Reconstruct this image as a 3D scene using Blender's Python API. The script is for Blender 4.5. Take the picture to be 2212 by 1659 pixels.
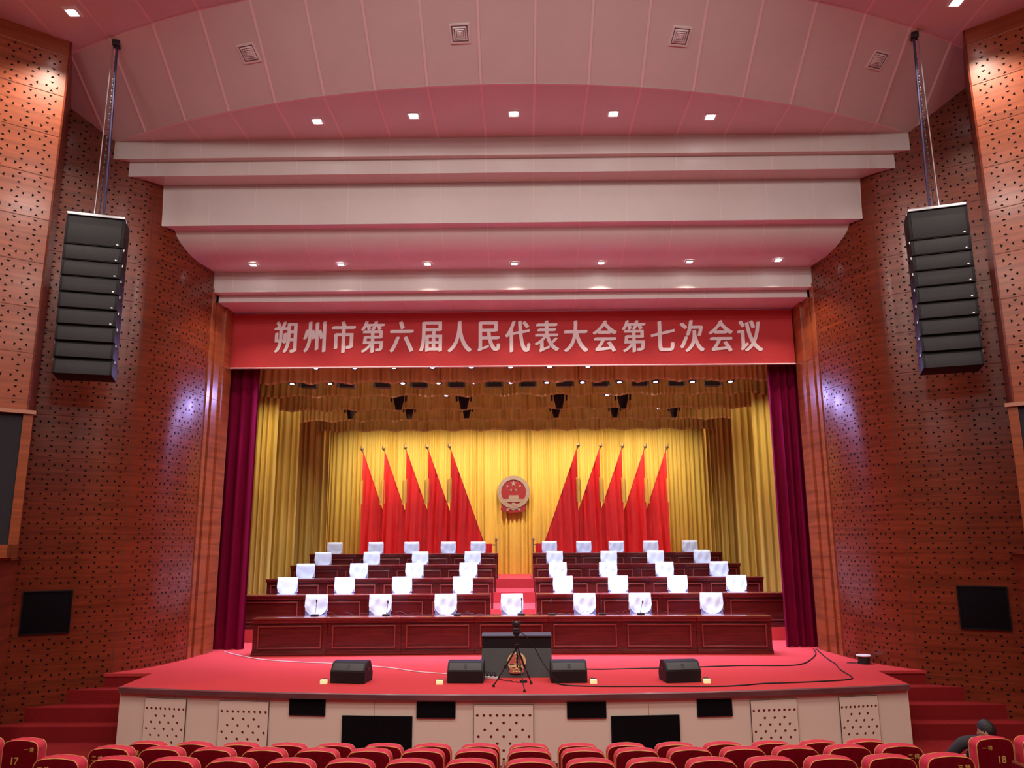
import bpy, bmesh, math, random
from mathutils import Vector, Matrix
from math import pi, sin, cos, tan, radians, sqrt, atan2

# ------------------------------------------------------------------ clear
for o in list(bpy.data.objects):
    bpy.data.objects.remove(o, do_unlink=True)
SC = bpy.context.scene
COL = SC.collection
V = Vector

def lin(r, g, b):
    f = lambda c: (c/255/12.92) if c/255 <= .04045 else ((c/255+.055)/1.055)**2.4
    return (f(r), f(g), f(b))

# ------------------------------------------------------------------ camera
F_PX, IW, IH = 1690.0, 2212, 1659
CAMP = V((0.18, 0.0, 3.22))
_p, _y, _r = radians(11.4), radians(0.65), radians(0.33)
FWD = V((-sin(_y)*cos(_p), cos(_y)*cos(_p), sin(_p)))
_rt = V((cos(_y), sin(_y), 0)); _up = _rt.cross(FWD)
RT = _rt*cos(_r)-_up*sin(_r); UP = _rt*sin(_r)+_up*cos(_r)
cd = bpy.data.cameras.new('camera'); cam = bpy.data.objects.new('camera', cd); COL.objects.link(cam)
cd.sensor_width = 36.0; cd.lens = F_PX/IW*36.0; cd.clip_end = 200
M = Matrix((( RT.x, UP.x, -FWD.x, CAMP.x), (RT.y, UP.y, -FWD.y, CAMP.y), (RT.z, UP.z, -FWD.z, CAMP.z), (0, 0, 0, 1)))
cam.matrix_world = M
SC.camera = cam

# ------------------------------------------------------------------ world, view
w = bpy.data.worlds.new('world'); SC.world = w; w.use_nodes = True
w.node_tree.nodes['Background'].inputs[0].default_value = (.9, .72, .75, 1)
w.node_tree.nodes['Background'].inputs[1].default_value = .10
SC.view_settings.view_transform = 'Standard'; SC.view_settings.look = 'None'
SC.view_settings.gamma = 1.0; SC.view_settings.use_curve_mapping = False
SC.view_settings.exposure = 0.0

# ------------------------------------------------------------------ lights
WARM = (1.0, .84, .70); FRONT = (1.0, .90, .84); STAGE = (.53, .60, 1.0); GOLDL = (1.0, .88, .66)
def area(name, loc, target, sx, sy, power, color, spread=pi):
    l = bpy.data.lights.new(name, 'AREA'); l.shape = 'RECTANGLE'; l.size = sx; l.size_y = sy
    l.energy = power; l.color = color; l.spread = spread
    o = bpy.data.objects.new(name, l); COL.objects.link(o); o.location = loc
    o.rotation_euler = (V(target)-V(loc)).to_track_quat('-Z', 'Y').to_euler()
    return o
def spot(name, loc, target, power, color, angle=80, blend=.6, radius=.06):
    l = bpy.data.lights.new(name, 'SPOT'); l.energy = power; l.color = color
    l.spot_size = radians(angle); l.spot_blend = blend; l.shadow_soft_size = radius
    o = bpy.data.objects.new(name, l); COL.objects.link(o); o.location = loc
    o.rotation_euler = (V(target)-V(loc)).to_track_quat('-Z', 'Y').to_euler()
    return o
# lamps of the hall ceiling above and behind the camera
for yy in (-3.0, 2.0, 6.5):
    for xx in (-7.5, -2.5, 2.5, 7.5):
        area('hall_lamp', (xx, yy, 11.6), (xx, yy+.8, 0), .9, .9, 155, FRONT)
# added fill lights, unseen behind the camera, brightening the beams over the stage
for xx in (-4.5, 4.5):
    area('beam_fill', (xx, -7.0, 8.6), (xx*.2, 14, 10.2), 1.2, .6, 15, FRONT, radians(62))
# spotlights recessed in the ceiling in front of the stage, just above the picture
for xx in (-3.9, -1.3, 1.3, 3.9): area('front_spot', (xx, 7.9, 11.70), (xx*.75, 15.2, 8.4), .5, .3, 10, FRONT, radians(125))
# LED bars hung behind the banner and the valances, over the tiers of desks
for yy, e in ((17.26, 720), (19.12, 400), (21.18, 360), (23.2, 250), (25.35, 120)):
    area('stage_bar_light', (0, yy, 7.24), (0, yy+.3 if yy > 18 else yy+.75, 1.6), 11.0, .20, e, STAGE, radians(80))
# added unseen violet bar, its bounce off the stage carpet tints the soffits
area('stage_bar_light', (0, 17.22, 7.2), (0, 14.6, 1.0), 11.0, .15, 60, (.50, .44, 1.0), radians(95))
# the round stage lamps under the first valance
for xx in (-4.9, -2.8, -.9, .9, 2.8, 4.6): spot('stage_lamp', (xx, 18.66, 6.74), (xx, 14.5, 1.0), 210, (.44, .40, 1.0), 155, .5, .07)
# added warm fill that brightens the front pair of side curtains
for sx in (-1, 1): area('curtain_fill', (sx*5.9, 19.95, 7.3), (sx*7.1, 21.1, 3.6), .6, .3, 24, GOLDL, radians(110))
# added unseen warm strips, brightening the valances and the side curtains
for yy in (18.35, 20.4, 22.5, 24.6): area('curtain_fill', (0, yy, 7.75), (0, yy+1.1, 7.2), 12.0, .15, 17, GOLDL, radians(150))
area('curtain_fill', (0, 17.4, 8.0), (0, 17.8, 7.3), 12.0, .1, 9, GOLDL, radians(150))
for sx in (-1, 1): area('curtain_fill', (sx*5.2, 22.5, 7.9), (sx*6.95, 22.5, 4.2), .2, 8.5, 45, GOLDL, radians(120))
area('stage_bar_light', (0, 26.1, 7.7), (0, 27.9, 3.6), 12.0, .25, 400, GOLDL, radians(110))
# downlights of the top soffit that wash the side wings, just above the picture
for sx in (-1, 1):
    spot('downlight', (sx*8.5, 8.9, 11.8), (sx*8.6, 11.4, 5.5), 190, WARM, 78, .8)
# recessed downlights (their housings are built further down)
LOWER_SOFFIT = [(-3.57, 13.27), (-1.75, 13.12), (.09, 13.09), (1.92, 13.13), (3.73, 13.28)]
UPPER_SOFFIT = [(-7.2, 11.40), (7.38, 11.44)]
COVE = [(-5.42, 15.56), (-3.58, 15.59), (-1.76, 15.61), (.07, 15.63), (1.89, 15.64), (3.74, 15.62), (5.58, 15.59)]
for x, y in LOWER_SOFFIT: spot('downlight', (x, y, 10.86), (x, y-.3, 1), 165, WARM, 84)
for x, y in COVE: spot('downlight', (x, y, 8.90), (x, y, 1), 190, WARM, 105)
for x, y in UPPER_SOFFIT: spot('downlight', (x, y, 11.80), (x*1.02, y-.2, 1), 420, WARM, 120)

# ------------------------------------------------------------------ helpers
class MB:
    """collects shapes into one mesh"""
    def __init__(s): s.bm = bmesh.new()
    def box(s, c, d, mi=0, bev=0, rot=None):
        t = bmesh.new()
        bmesh.ops.create_cube(t, size=1)
        bmesh.ops.scale(t, vec=d, verts=t.verts)
        if bev: bmesh.ops.bevel(t, geom=list(t.edges), offset=bev, segments=2, profile=.6, affect='EDGES')
        if rot is not None: bmesh.ops.transform(t, matrix=rot.to_4x4(), verts=t.verts)
        bmesh.ops.translate(t, vec=c, verts=t.verts)
        s._add(t, mi); return s
    def _add(s, t, mi):
        mp = {}
        for v in t.verts: mp[v] = s.bm.verts.new(v.co)
        for f in t.faces:
            try:
                n = s.bm.faces.new([mp[v] for v in f.verts]); n.material_index = mi
            except ValueError: pass
        t.free()
    def face(s, pts, mi=0):
        f = s.bm.faces.new([s.bm.verts.new(p) for p in pts]); f.material_index = mi; return s
    def sheet(s, rows, mi=0, close=False):
        vs = [[s.bm.verts.new(p) for p in r] for r in rows]
        for a, b in zip(vs, vs[1:]):
            n = len(a)
            for i in range(n if close else n-1):
                j = (i+1) % n
                try: f = s.bm.faces.new((a[i], a[j], b[j], b[i])); f.material_index = mi
                except ValueError: pass
        return vs
    def tube(s, pts, r, seg=8, mi=0, caps=True):
        pts = [V(p) for p in pts]; rows = []
        for i, p in enumerate(pts):
            d = (pts[min(i+1, len(pts)-1)]-pts[max(i-1, 0)])
            if d.length < 1e-9: d = V((0, 0, 1))
            d.normalize()
            a = d.cross(V((0, 0, 1)))
            if a.length < 1e-3: a = d.cross(V((0, 1, 0)))
            a.normalize(); b = d.cross(a)
            rr = r[i] if isinstance(r, (list, tuple)) else r
            rows.append([p+a*rr*cos(2*pi*k/seg)+b*rr*sin(2*pi*k/seg) for k in range(seg)])
        vs = s.sheet(rows, mi, True)
        if caps:
            for q in (vs[0], vs[-1]):
                try: f = s.bm.faces.new(q); f.material_index = mi
                except ValueError: pass
        return s
    def lathe(s, prof, c=(0, 0, 0), seg=24, mi=0):
        rows = [[V(c)+V((r*cos(2*pi*k/seg), r*sin(2*pi*k/seg), z)) for k in range(seg)] for r, z in prof]
        vs = s.sheet(rows, mi, True)
        for q, (r, z) in ((vs[0], prof[0]), (vs[-1], prof[-1])):
            if r > 1e-4:
                f = s.bm.faces.new(q); f.material_index = mi
        return s
    def prism(s, pts, d, mi=0):
        """closed outline pts (3D), extruded by vector d"""
        d = V(d); a = [s.bm.verts.new(V(p)) for p in pts]; b = [s.bm.verts.new(V(p)+d) for p in pts]
        f = s.bm.faces.new(a); f.material_index = mi; f = s.bm.faces.new(b[::-1]); f.material_index = mi
        for i in range(len(a)):
            j = (i+1) % len(a); f = s.bm.faces.new((a[i], b[i], b[j], a[j])); f.material_index = mi
        return s
    def build(s, name, mats, parent=None, smooth=True, loc=None, angle=38, fix=True):
        if fix: bmesh.ops.recalc_face_normals(s.bm, faces=s.bm.faces)
        me = bpy.data.meshes.new(name); s.bm.to_mesh(me); s.bm.free()
        for m in (mats if isinstance(mats, (list, tuple)) else [mats]): me.materials.append(m)
        if smooth:
            me.polygons.foreach_set('use_smooth', [True]*len(me.polygons)); me.set_sharp_from_angle(angle=radians(angle))
        o = bpy.data.objects.new(name, me); COL.objects.link(o)
        if parent is not None: o.parent = parent
        if loc is not None: o.location = loc
        return o

def tag(o, label=None, cat=None, group=None, kind=None):
    if label: o['label'] = label
    if cat: o['category'] = cat
    if group: o['group'] = group
    if kind: o['kind'] = kind
    return o
def thing(name, label, cat, loc=(0, 0, 0), rz=0, group=None):
    o = bpy.data.objects.new(name, None); COL.objects.link(o); o.empty_display_size = .1
    o.location = loc; o.rotation_euler = (0, 0, rz)
    return tag(o, label, cat, group)
def struct(o): o['kind'] = 'structure'; return o
KIDS = {}
def dup(root, loc=None, rz=None, label=None, skip=()):
    """copy a thing, its parts and their sub-parts"""
    r = root.copy(); COL.objects.link(r)
    if loc is not None: r.location = loc
    if rz is not None: r.rotation_euler = (0, 0, rz)
    if label: r['label'] = label
    if root.name not in KIDS: KIDS[root.name] = [(c, list(c.children)) for c in root.children]
    for ch, sub in KIDS[root.name]:
        if ch.get('_own'): continue
        c = ch.copy(); COL.objects.link(c); c.parent = r
        for g in sub:
            d = g.copy(); COL.objects.link(d); d.parent = c
    return r
ORD = ['leftmost', 'second', 'third', 'fourth', 'fifth', 'sixth', 'seventh', 'eighth', 'ninth', 'tenth', 'eleventh', 'twelfth', 'thirteenth', 'fourteenth', 'fifteenth', 'sixteenth']
def nth(i, n, right='rightmost'):
    if i == 0: return 'leftmost'
    if i == n-1: return right
    if n % 2 and i == n//2: return 'middle one'
    if i < n/2: return ORD[i]+' from the left'
    return ORD[n-1-i]+' from the right'

def ray(x, y): return (x-IW/2)/F_PX*RT-(y-IH/2)/F_PX*UP+FWD
def aty(x, y, Y):
    d = ray(x, y); return CAMP+d*((Y-CAMP.y)/d.y)
def atz(x, y, z):
    d = ray(x, y); return CAMP+d*((z-CAMP.z)/d.z)

# ------------------------------------------------------------------ materials
def mat(name, col, rough=.5, metal=0, spec=.5, coat=0, sheen=0, noise=None, bump=None, emit=None, es=1):
    m = bpy.data.materials.new(name); m.use_nodes = True; nt = m.node_tree
    b = nt.nodes['Principled BSDF']
    b.inputs['Base Color'].default_value = (*col, 1); b.inputs['Roughness'].default_value = rough
    b.inputs['Metallic'].default_value = metal; b.inputs['Specular IOR Level'].default_value = spec
    b.inputs['Coat Weight'].default_value = coat; b.inputs['Coat Roughness'].default_value = .15
    if sheen:
        b.inputs['Sheen Weight'].default_value = sheen; b.inputs['Sheen Roughness'].default_value = .4
        b.inputs['Sheen Tint'].default_value = (*col, 1)
    if emit:
        b.inputs['Emission Color'].default_value = (*emit, 1); b.inputs['Emission Strength'].default_value = es
    if noise or bump:
        tc = nt.nodes.new('ShaderNodeTexCoord')
    if noise:                                   # (scale xyz, contrast, detail)
        sc, con, det = noise
        mp = nt.nodes.new('ShaderNodeMapping'); mp.inputs['Scale'].default_value = sc
        nz = nt.nodes.new('ShaderNodeTexNoise'); nz.inputs['Scale'].default_value = 1; nz.inputs['Detail'].default_value = det
        nz.inputs['Roughness'].default_value = .62
        cr = nt.nodes.new('ShaderNodeValToRGB')
        cr.color_ramp.elements[0].position = .3; cr.color_ramp.elements[1].position = .7
        cr.color_ramp.elements[0].color = (*[c*(1-con) for c in col], 1)
        cr.color_ramp.elements[1].color = (*[min(1, c*(1+con)) for c in col], 1)
        nt.links.new(tc.outputs['Object'], mp.inputs[0]); nt.links.new(mp.outputs[0], nz.inputs['Vector'])
        nt.links.new(nz.outputs['Fac'], cr.inputs[0]); nt.links.new(cr.outputs[0], b.inputs['Base Color'])
    if bump:                                    # (scale, strength)
        nb = nt.nodes.new('ShaderNodeTexNoise'); nb.inputs['Scale'].default_value = bump[0]; nb.inputs['Detail'].default_value = 3
        bp = nt.nodes.new('ShaderNodeBump'); bp.inputs['Strength'].default_value = bump[1]; bp.inputs['Distance'].default_value = .02
        nt.links.new(tc.outputs['Object'], nb.inputs['Vector']); nt.links.new(nb.outputs['Fac'], bp.inputs['Height'])
        nt.links.new(bp.outputs[0], b.inputs['Normal'])
    return m
def wood(name, col, sc, con, rough=.32, coat=.25):
    m = mat(name, col, rough, coat=coat, noise=(sc, con, 6))
    return m
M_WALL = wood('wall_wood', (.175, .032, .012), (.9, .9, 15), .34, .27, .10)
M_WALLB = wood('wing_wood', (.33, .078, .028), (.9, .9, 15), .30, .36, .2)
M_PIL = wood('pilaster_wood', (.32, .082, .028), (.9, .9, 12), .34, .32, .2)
M_SEAM = mat('seam_strip', (.50, .25, .16), .3, coat=.3)  # pale colour stands in for bevel edges catching light along the seams
M_SEAM2 = mat('seam_strip_dark', (.20, .075, .04), .3, coat=.3)  # dimmer version of the edge light painted into the curved wall seams
M_SEAMD = mat('seam_groove', (.10, .03, .018), .5)
M_HOLE = mat('perforation', (.012, .008, .008), 1.0, spec=.08)
M_DESK = wood('mahogany', (.105, .013, .011), (1.6, 6, 22), .30, .26, .5)
M_DESKT = mat('mahogany_polished', (.16, .022, .018), .16, coat=.8, noise=((2, 9, 9), .25, 4))
M_DESKM = mat('mahogany_moulding', (.24, .045, .035), .18, coat=.8)  # lighter than the desk wood, painting in the highlights along the mouldings
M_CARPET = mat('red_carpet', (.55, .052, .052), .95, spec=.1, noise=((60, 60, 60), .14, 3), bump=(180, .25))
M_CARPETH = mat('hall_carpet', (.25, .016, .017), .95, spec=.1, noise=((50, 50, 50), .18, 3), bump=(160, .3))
M_CEIL = mat('ceiling_paint', (.74, .69, .67), .36, spec=.5, noise=((1.2, 1.2, 1.2), .03, 3))
M_RIB = mat('ceiling_rib', (.92, .80, .78), .45)
M_SKIRT = mat('apron_paint', (.88, .78, .64), .45, spec=.4)
M_FASCIA = mat('stage_edge', (.16, .055, .06), .42, coat=.05, noise=((1.2, 5, 5), .25, 3))
M_BLACK = mat('black_cloth', (.010, .009, .012), .9, spec=.15)
M_GRILLE = mat('grille_black', (.005, .004, .006), .9, spec=.12, noise=((90, 90, 90), .5, 2), bump=(300, .3))
M_CAB = mat('speaker_black', (.010, .009, .011), .55, spec=.3, noise=((70, 70, 70), .25, 2))
M_STEEL = mat('steel', (.55, .55, .57), .3, metal=1)
M_DARKM = mat('dark_metal', (.03, .03, .035), .38, metal=.6)
M_PLASTIC = mat('black_plastic', (.018, .018, .02), .4)
M_ARRAY = mat('array_grille', (.020, .020, .022), .6, noise=((90, 90, 90), .4, 2))
M_SCREEN = mat('screen_mesh', (.030, .028, .036), .7, spec=.2, noise=((120, 120, 120), .35, 2))
M_GOLD = mat('gold_curtain', (.67, .455, .085), .6, sheen=.2, noise=((3, 3, .5), .10, 3))
M_GOLD2 = mat('gold_valance', (.50, .26, .05), .7, sheen=.15, noise=((6, 6, 3), .15, 3))
M_GTRIM = mat('valance_hem', (.62, .30, .10), .6)
M_MAROON = mat('maroon_velvet', (.15, .001, .028), .9, spec=.1, sheen=.12, noise=((5, 5, 1), .2, 3))
M_FLAG = mat('flag_silk', (.72, .018, .018), .55, sheen=.15, noise=((4, 4, 2), .10, 3))
M_SLEEVE = mat('flag_sleeve', (.40, .015, .015), .6)
M_FRINGE = mat('gold_fringe', (.70, .42, .08), .55)
M_BANNER = mat('banner_cloth', (.52, .028, .034), .7, noise=((2, 2, 2), .05, 2))
M_LETTER = mat('banner_letters', (.88, .84, .86), .6)
M_COVER = mat('white_cover', (.84, .90, .95), .8, sheen=.2, bump=(9, .35))
M_CHAIR = mat('chair_leather', (.26, .29, .52), .45)  # grey leather with the stage lamps' blue cast put into its colour
M_SEAT = mat('red_velvet', (.60, .024, .050), .8, sheen=.4, noise=((9, 9, 9), .12, 3), bump=(14, .35))
M_SEATB = mat('shaded_red_velvet', (.15, .002, .008), .95, spec=.05, noise=((40, 40, 40), .18, 2))  # same red velvet, darkened to hold the shade on the seat backs
M_PIPE = mat('gold_piping', (.75, .38, .11), .5)
M_NUM = mat('gold_thread', (.62, .42, .10), .5)
M_ARM = wood('armrest_wood', (.22, .06, .025), (3, 9, 9), .3, .3)
M_WHITE = mat('white_plastic', (.82, .80, .80), .4)
M_YELLOW = mat('pale_yellow_glow', (.90, .78, .40), .5, emit=(1, .84, .42), es=.55)  # pale yellow with a weak emission of its own
M_PAD = mat('grey_panel', (.050, .055, .058), .55)
M_BRONZE = mat('flag_finial_bronze', (.20, .12, .07), .45, metal=.3)
M_EGOLD = mat('emblem_gold', (.30, .215, .17), .5, noise=((30, 30, 30), .2, 2))
M_EGOLD2 = mat('emblem_yellow', (.70, .52, .22), .5)
M_ERED = mat('emblem_red', (.24, .014, .020), .5)
M_ERED2 = mat('emblem_red_print', (.46, .07, .05), .5)
M_CABLE = mat('cable_black', (.015, .012, .012), .5)
M_CABLEW = mat('cable_white', (.80, .66, .66), .5)
M_SKIN = mat('skin', (.52, .30, .21), .55)
M_HAIR = mat('black_hair', (.012, .012, .014), .42, noise=((60, 60, 60), .5, 2), bump=(90, .5))
M_JACKET = mat('dark_jacket', (.030, .026, .034), .8)
M_TROUSER = mat('dark_trousers', (.02, .02, .025), .8)
M_SHOE = mat('shoe_leather', (.015, .012, .012), .35)
M_SHIRT = mat('pale_collar', (.75, .66, .52), .7)
M_LAMPW = mat('lamp_lens', (1, 1, 1), .4, emit=(1, .95, .95), es=14)
M_LAMPB = mat('stage_lamp_lens', (1, 1, 1), .4, emit=(.62, .72, 1.0), es=9)
M_DUCT = mat('vent_duct', (.20, .16, .17), .8)
M_TRIMW = mat('lamp_trim', (.85, .80, .80), .35)
M_BLUEC = mat('blue_cable', (.045, .04, .13), .5)

# lettering: every string becomes one flat mesh, extruded a little, centred on its box
def text_mesh(body, h, depth, off=0.0, sx=1.0):
    c = bpy.data.curves.new('lettering', 'FONT'); c.body = body; c.size = 1; c.offset = off; c.extrude = .02; c.resolution_u = 6
    o = bpy.data.objects.new('lettering', c); COL.objects.link(o)
    dg = bpy.context.evaluated_depsgraph_get()
    me = bpy.data.meshes.new_from_object(o.evaluated_get(dg))
    bpy.data.objects.remove(o, do_unlink=True); bpy.data.curves.remove(c)
    xs = [v.co.x for v in me.vertices]; ys = [v.co.y for v in me.vertices]
    cx, cy = (min(xs)+max(xs))/2, (min(ys)+max(ys))/2; s = h
    for v in me.vertices:                       # stand it up in XZ, facing -Y
        x, y, z = v.co
        v.co = ((x-cx)*s*sx, -z/.02*depth, (y-cy)*s)
    me.update()
    return me
BANNER_TEXT = '朔州市第六届人民代表大会第七次会议'
def heavier(me, d):
    b = bmesh.new(); 
    for k in (-1, 0, 1):
        t = me.copy(); t.transform(Matrix.Translation((k*d, -.0006*k, .4*k*d))); b.from_mesh(t); bpy.data.meshes.remove(t)
    b.to_mesh(me); b.free(); return me
CH = {c: heavier(text_mesh(c, .79, .012, 0, .70), .019) for c in set(BANNER_TEXT)}
NUMS = {str(i): text_mesh(str(i), .115, .003, .012) for i in range(1, 21)}
ROWL = {r: text_mesh(t, .055, .003, .01) for r, t in ((1, '一 排'), (2, '二 排'), (3, '三 排'))}
for me in CH.values(): me.materials.append(M_LETTER)
for d in (NUMS, ROWL):
    for me in d.values(): me.materials.append(M_NUM)
def put(name, me, parent, loc):
    o = bpy.data.objects.new(name, me); COL.objects.link(o); o.parent = parent; o.location = loc; return o

# ================================================================== SETTING
S = 1.0                                          # stage height
lip = lambda x: 12.29+.019*x*x                   # front edge of the stage in plan
SEAMS = [3.96+.76*k for k in range(-6, 11)]

# ---- hall floor, raked behind the front row, a little higher towards the sides at the stage
def floor_z(x, y):
    ss = lambda a: max(0, min(1, a))**2*(3-2*max(0, min(1, a)))
    side = .09*ss((abs(x)-4.0)/1.8)*ss((y-10.5)/.8)
    rake = 0 if y > 9.45 else (.15*math.floor((9.45-y)/.98)+.15)
    return side+min(rake, 1.2)
m = MB()
ys = [14.6, 13.5, 12.5, 12, 11.5, 11.2, 10.9, 10.5]
k = 9.45
while k > -8: ys += [k+.001, k-.001]; k -= .98
ys += [-8]
xs = [-13, -8, -7]+[i*.5-6.5 for i in range(27)]+[7, 8, 13]
m.sheet([[(x, y, floor_z(x, y)) for x in xs] for y in ys])
struct(m.build('floor', M_CARPETH, smooth=False))

# ---- stage: carpeted deck with its fascia and pale apron
m = MB()
XE = 6.22
front = [(-XE+2*XE*i/40, lip(-XE+2*XE*i/40)) for i in range(41)]
deck = front+[(6.30, 14.32), (8.6, 14.32), (8.6, 29), (-8.6, 29), (-8.6, 14.32), (-6.30, 14.32)]
m.prism([(x, y, S) for x, y in deck], (0, 0, -.05))
struct(m.build('stage_floor', M_CARPET, smooth=False))
m = MB()
m.sheet([[(x, y-.005, S+.004) for x, y in front], [(x, y-.03, S-.01) for x, y in front], [(x, y-.03, S-.082) for x, y in front], [(x, y+.06, S-.082) for x, y in front]])
struct(m.build('trim_1', M_FASCIA, smooth=True))
m = MB()
SK = .05
m.sheet([[(x, y+SK, S-.05) for x, y in front], [(x, y+SK, -.05) for x, y in front]])
for sx in (-1, 1):
    m.face([(sx*XE, lip(XE)+SK, S-.1), (sx*6.30, 14.35, S-.05), (sx*6.30, 14.35, -.05), (sx*XE, lip(XE)+SK, -.05)])
bpx = [-5.25, -3.9, -2.05, 2.05, 3.9, 5.25]      # joints between the apron boards
for x in bpx: m.box((x, lip(x)+SK-.001, .44), (.006, .006, .9), 1)
struct(m.build('wall_stage_front', [M_SKIRT, M_SEAM]))
m = MB(); m.sheet([[(x, y+SK-.012, .0) for x, y in front], [(x, y+SK-.012, .035) for x, y in front], [(x, y+SK+.01, .035) for x, y in front]])
struct(m.build('baseboard_stage_front', M_FASCIA))

# ---- carpeted stairs at both ends of the stage
for sx, nm in ((-1, 'stairs_left'), (1, 'stairs_right')):
    m = MB()
    tops = [(.78, 14.02), (.56, 13.72), (.33, 13.42)]
    zl = -.03
    for zt, y0 in tops:
        x0, x1 = 6.25, 9.6
        m.box((sx*(x0+x1)/2, (y0+14.6)/2, (zt+zl)/2), (x1-x0, 14.6-y0, zt-zl), 0, .012)
    # riser under the deck beside the landing
    m.box((sx*7.45, 14.40, .5), (2.35, .12, .99), 0)
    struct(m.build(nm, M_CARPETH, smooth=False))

# ---- ceiling: two flat soffits joined by a sloping arched facet
Yb = lambda x: 12.16+.0285*x*x+.00003*x**4
ZL, ZU, SL = 10.93, 11.87, .62
m = MB()
XW = 13.0
cx = [-XW+2*XW*i/104 for i in range(105)]
yu = lambda x: Yb(x)-(ZU-ZL)/SL
m.sheet([[(x, -8, ZU) for x in cx], [(x, min(yu(x), 16), ZU) for x in cx], [(x, min(Yb(x), 18), ZL) for x in cx], [(x, max(13.97, Yb(x)) if abs(x) < 8.5 else min(Yb(x), 18)+.001, ZL) for x in cx]])
rw = .022
def strip(pts, side):
    a = [V(p)-V(side)*rw for p in pts]; b = [V(p)+V(side)*rw for p in pts]
    m.sheet([a, b], 1)
for k in range(-10, 10):
    x = (k+.5)*.925
    y1, y2 = yu(x)-.0, Yb(x)
    e = .006
    strip([(x, 5, ZU-e), (x, y1-.003, ZU-e), (x, y2-.004, ZL-e)], (1, 0, 0))
    if y2 < 13.9: strip([(x, y2, ZL-e), (x, 13.96, ZL-e)], (1, 0, 0))
for f, z in ((yu, ZU), (Yb, ZL)):
    xs_ = [-8.2+16.4*i/60 for i in range(61)]
    m.sheet([[(x, f(x)-rw, z-.006) for x in xs_], [(x, f(x)+rw, z-.007) for x in xs_]], 1)
struct(m.build('ceiling', [M_CEIL, M_RIB], smooth=False, fix=False))

# ---- the stepped beams in front of the stage opening; sides run into the curved walls
def beam(name, prof, ha, hb, seam=True):
    """prof: (y, z, half width) open profile, swept along x"""
    m = MB()
    m.sheet([[(-h, y, z), (h, y, z)] for y, z, h in prof])
    if seam:
        for k in range(-9, 9):
            x = (k+.5)*.925
            for (y0, z0, h0), (y1, z1, h1) in zip(prof, prof[1:]):
                if abs(x) < min(h0, h1):
                    n = V((0, z1-z0, -(y1-y0)))
                    if n.length < 1e-6: continue
                    n = n.normalized()*.004
                    if n.y > 0: n = -n
                    if abs(n.y) < .001: n = V((0, 0, -.004))
                    m.sheet([[(x-.006, y0+n.y, z0+n.z), (x+.006, y0+n.y, z0+n.z)], [(x-.006, y1+n.y, z1+n.z), (x+.006, y1+n.y, z1+n.z)]], 1)
    return struct(m.build(name, [M_CEIL, M_RIB], fix=False, angle=30))
HW = 7.95
beam('trim_2', [(13.96, 10.95, HW), (13.96, 10.56, HW), (14.10, 10.56, HW)], 0, 0)
beam('trim_3', [(14.10, 10.60, HW), (14.10, 10.26, HW), (14.52, 10.26, HW)], 0, 0)
beam('trim_4', [(14.52, 10.6, 7.5), (14.56, 9.42, 7.5), (14.80, 9.42, 7.5)], 0, 0)
cove = [(14.80, 9.65), (14.80, 9.42), (14.84, 9.32), (14.92, 9.22), (15.03, 9.13), (15.16, 9.06), (15.32, 9.01), (15.50, 8.975), (16.05, 8.97)]
beam('trim_5', [(y, z, 7.2) for y, z in cove], 0, 0)
beam('trim_6', [(16.05, 9.2, 6.9), (16.05, 8.52, 6.9), (16.26, 8.52, 6.9)], 0, 0)
beam('trim_7', [(16.26, 8.6, 6.8), (16.26, 8.36, 6.8), (17.2, 8.36, 6.8)], 0, 0)

# ---- perforated curved side walls
WP = [(6.42, 16.02), (6.52, 15.5), (6.70, 14.95), (7.05, 14.42), (7.38, 14.15), (7.78, 13.92), (8.2, 13.66), (8.6, 13.42), (9.6, 12.8)]
def smooth_path(P, n=8):
    out = []
    Q = [V((2*P[0][0]-P[1][0], 2*P[0][1]-P[1][1]))]+[V(p) for p in P]+[V((2*P[-1][0]-P[-2][0], 2*P[-1][1]-P[-2][1]))]
    for i in range(1, len(Q)-2):
        for k in range(n):
            t = k/n; a, b, c, d = Q[i-1], Q[i], Q[i+1], Q[i+2]
            out.append(.5*((2*b)+(c-a)*t+(2*a-5*b+4*c-d)*t*t+(3*b-a-3*c+d)*t**3))
    out.append(V(P[-1])); return out
PATH = smooth_path(WP)
ARC = [0]
for a, b in zip(PATH, PATH[1:]): ARC.append(ARC[-1]+(b-a).length)
def wall_at(s):
    """point and outward-facing (room side) normal on the curved wall, right side"""
    s = max(0, min(ARC[-1]-1e-6, s))
    i = max(j for j in range(len(ARC)-1) if ARC[j] <= s)
    t = (s-ARC[i])/(ARC[i+1]-ARC[i]); p = PATH[i].lerp(PATH[i+1], t)
    d = (PATH[i+1]-PATH[i]).normalized(); n = V((-d.y, d.x))
    if n.y > 0 or n.x > .2: n = -n
    return p, d, n
def arc_of_x(x):
    for i in range(len(PATH)-1):
        if PATH[i].x <= x <= PATH[i+1].x or PATH[i+1].x <= x <= PATH[i].x:
            return ARC[i]+(x-PATH[i].x)/(PATH[i+1].x-PATH[i].x)*(ARC[i+1]-ARC[i])
    return ARC[-1]
S_SEAM = arc_of_x(7.06)
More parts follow.
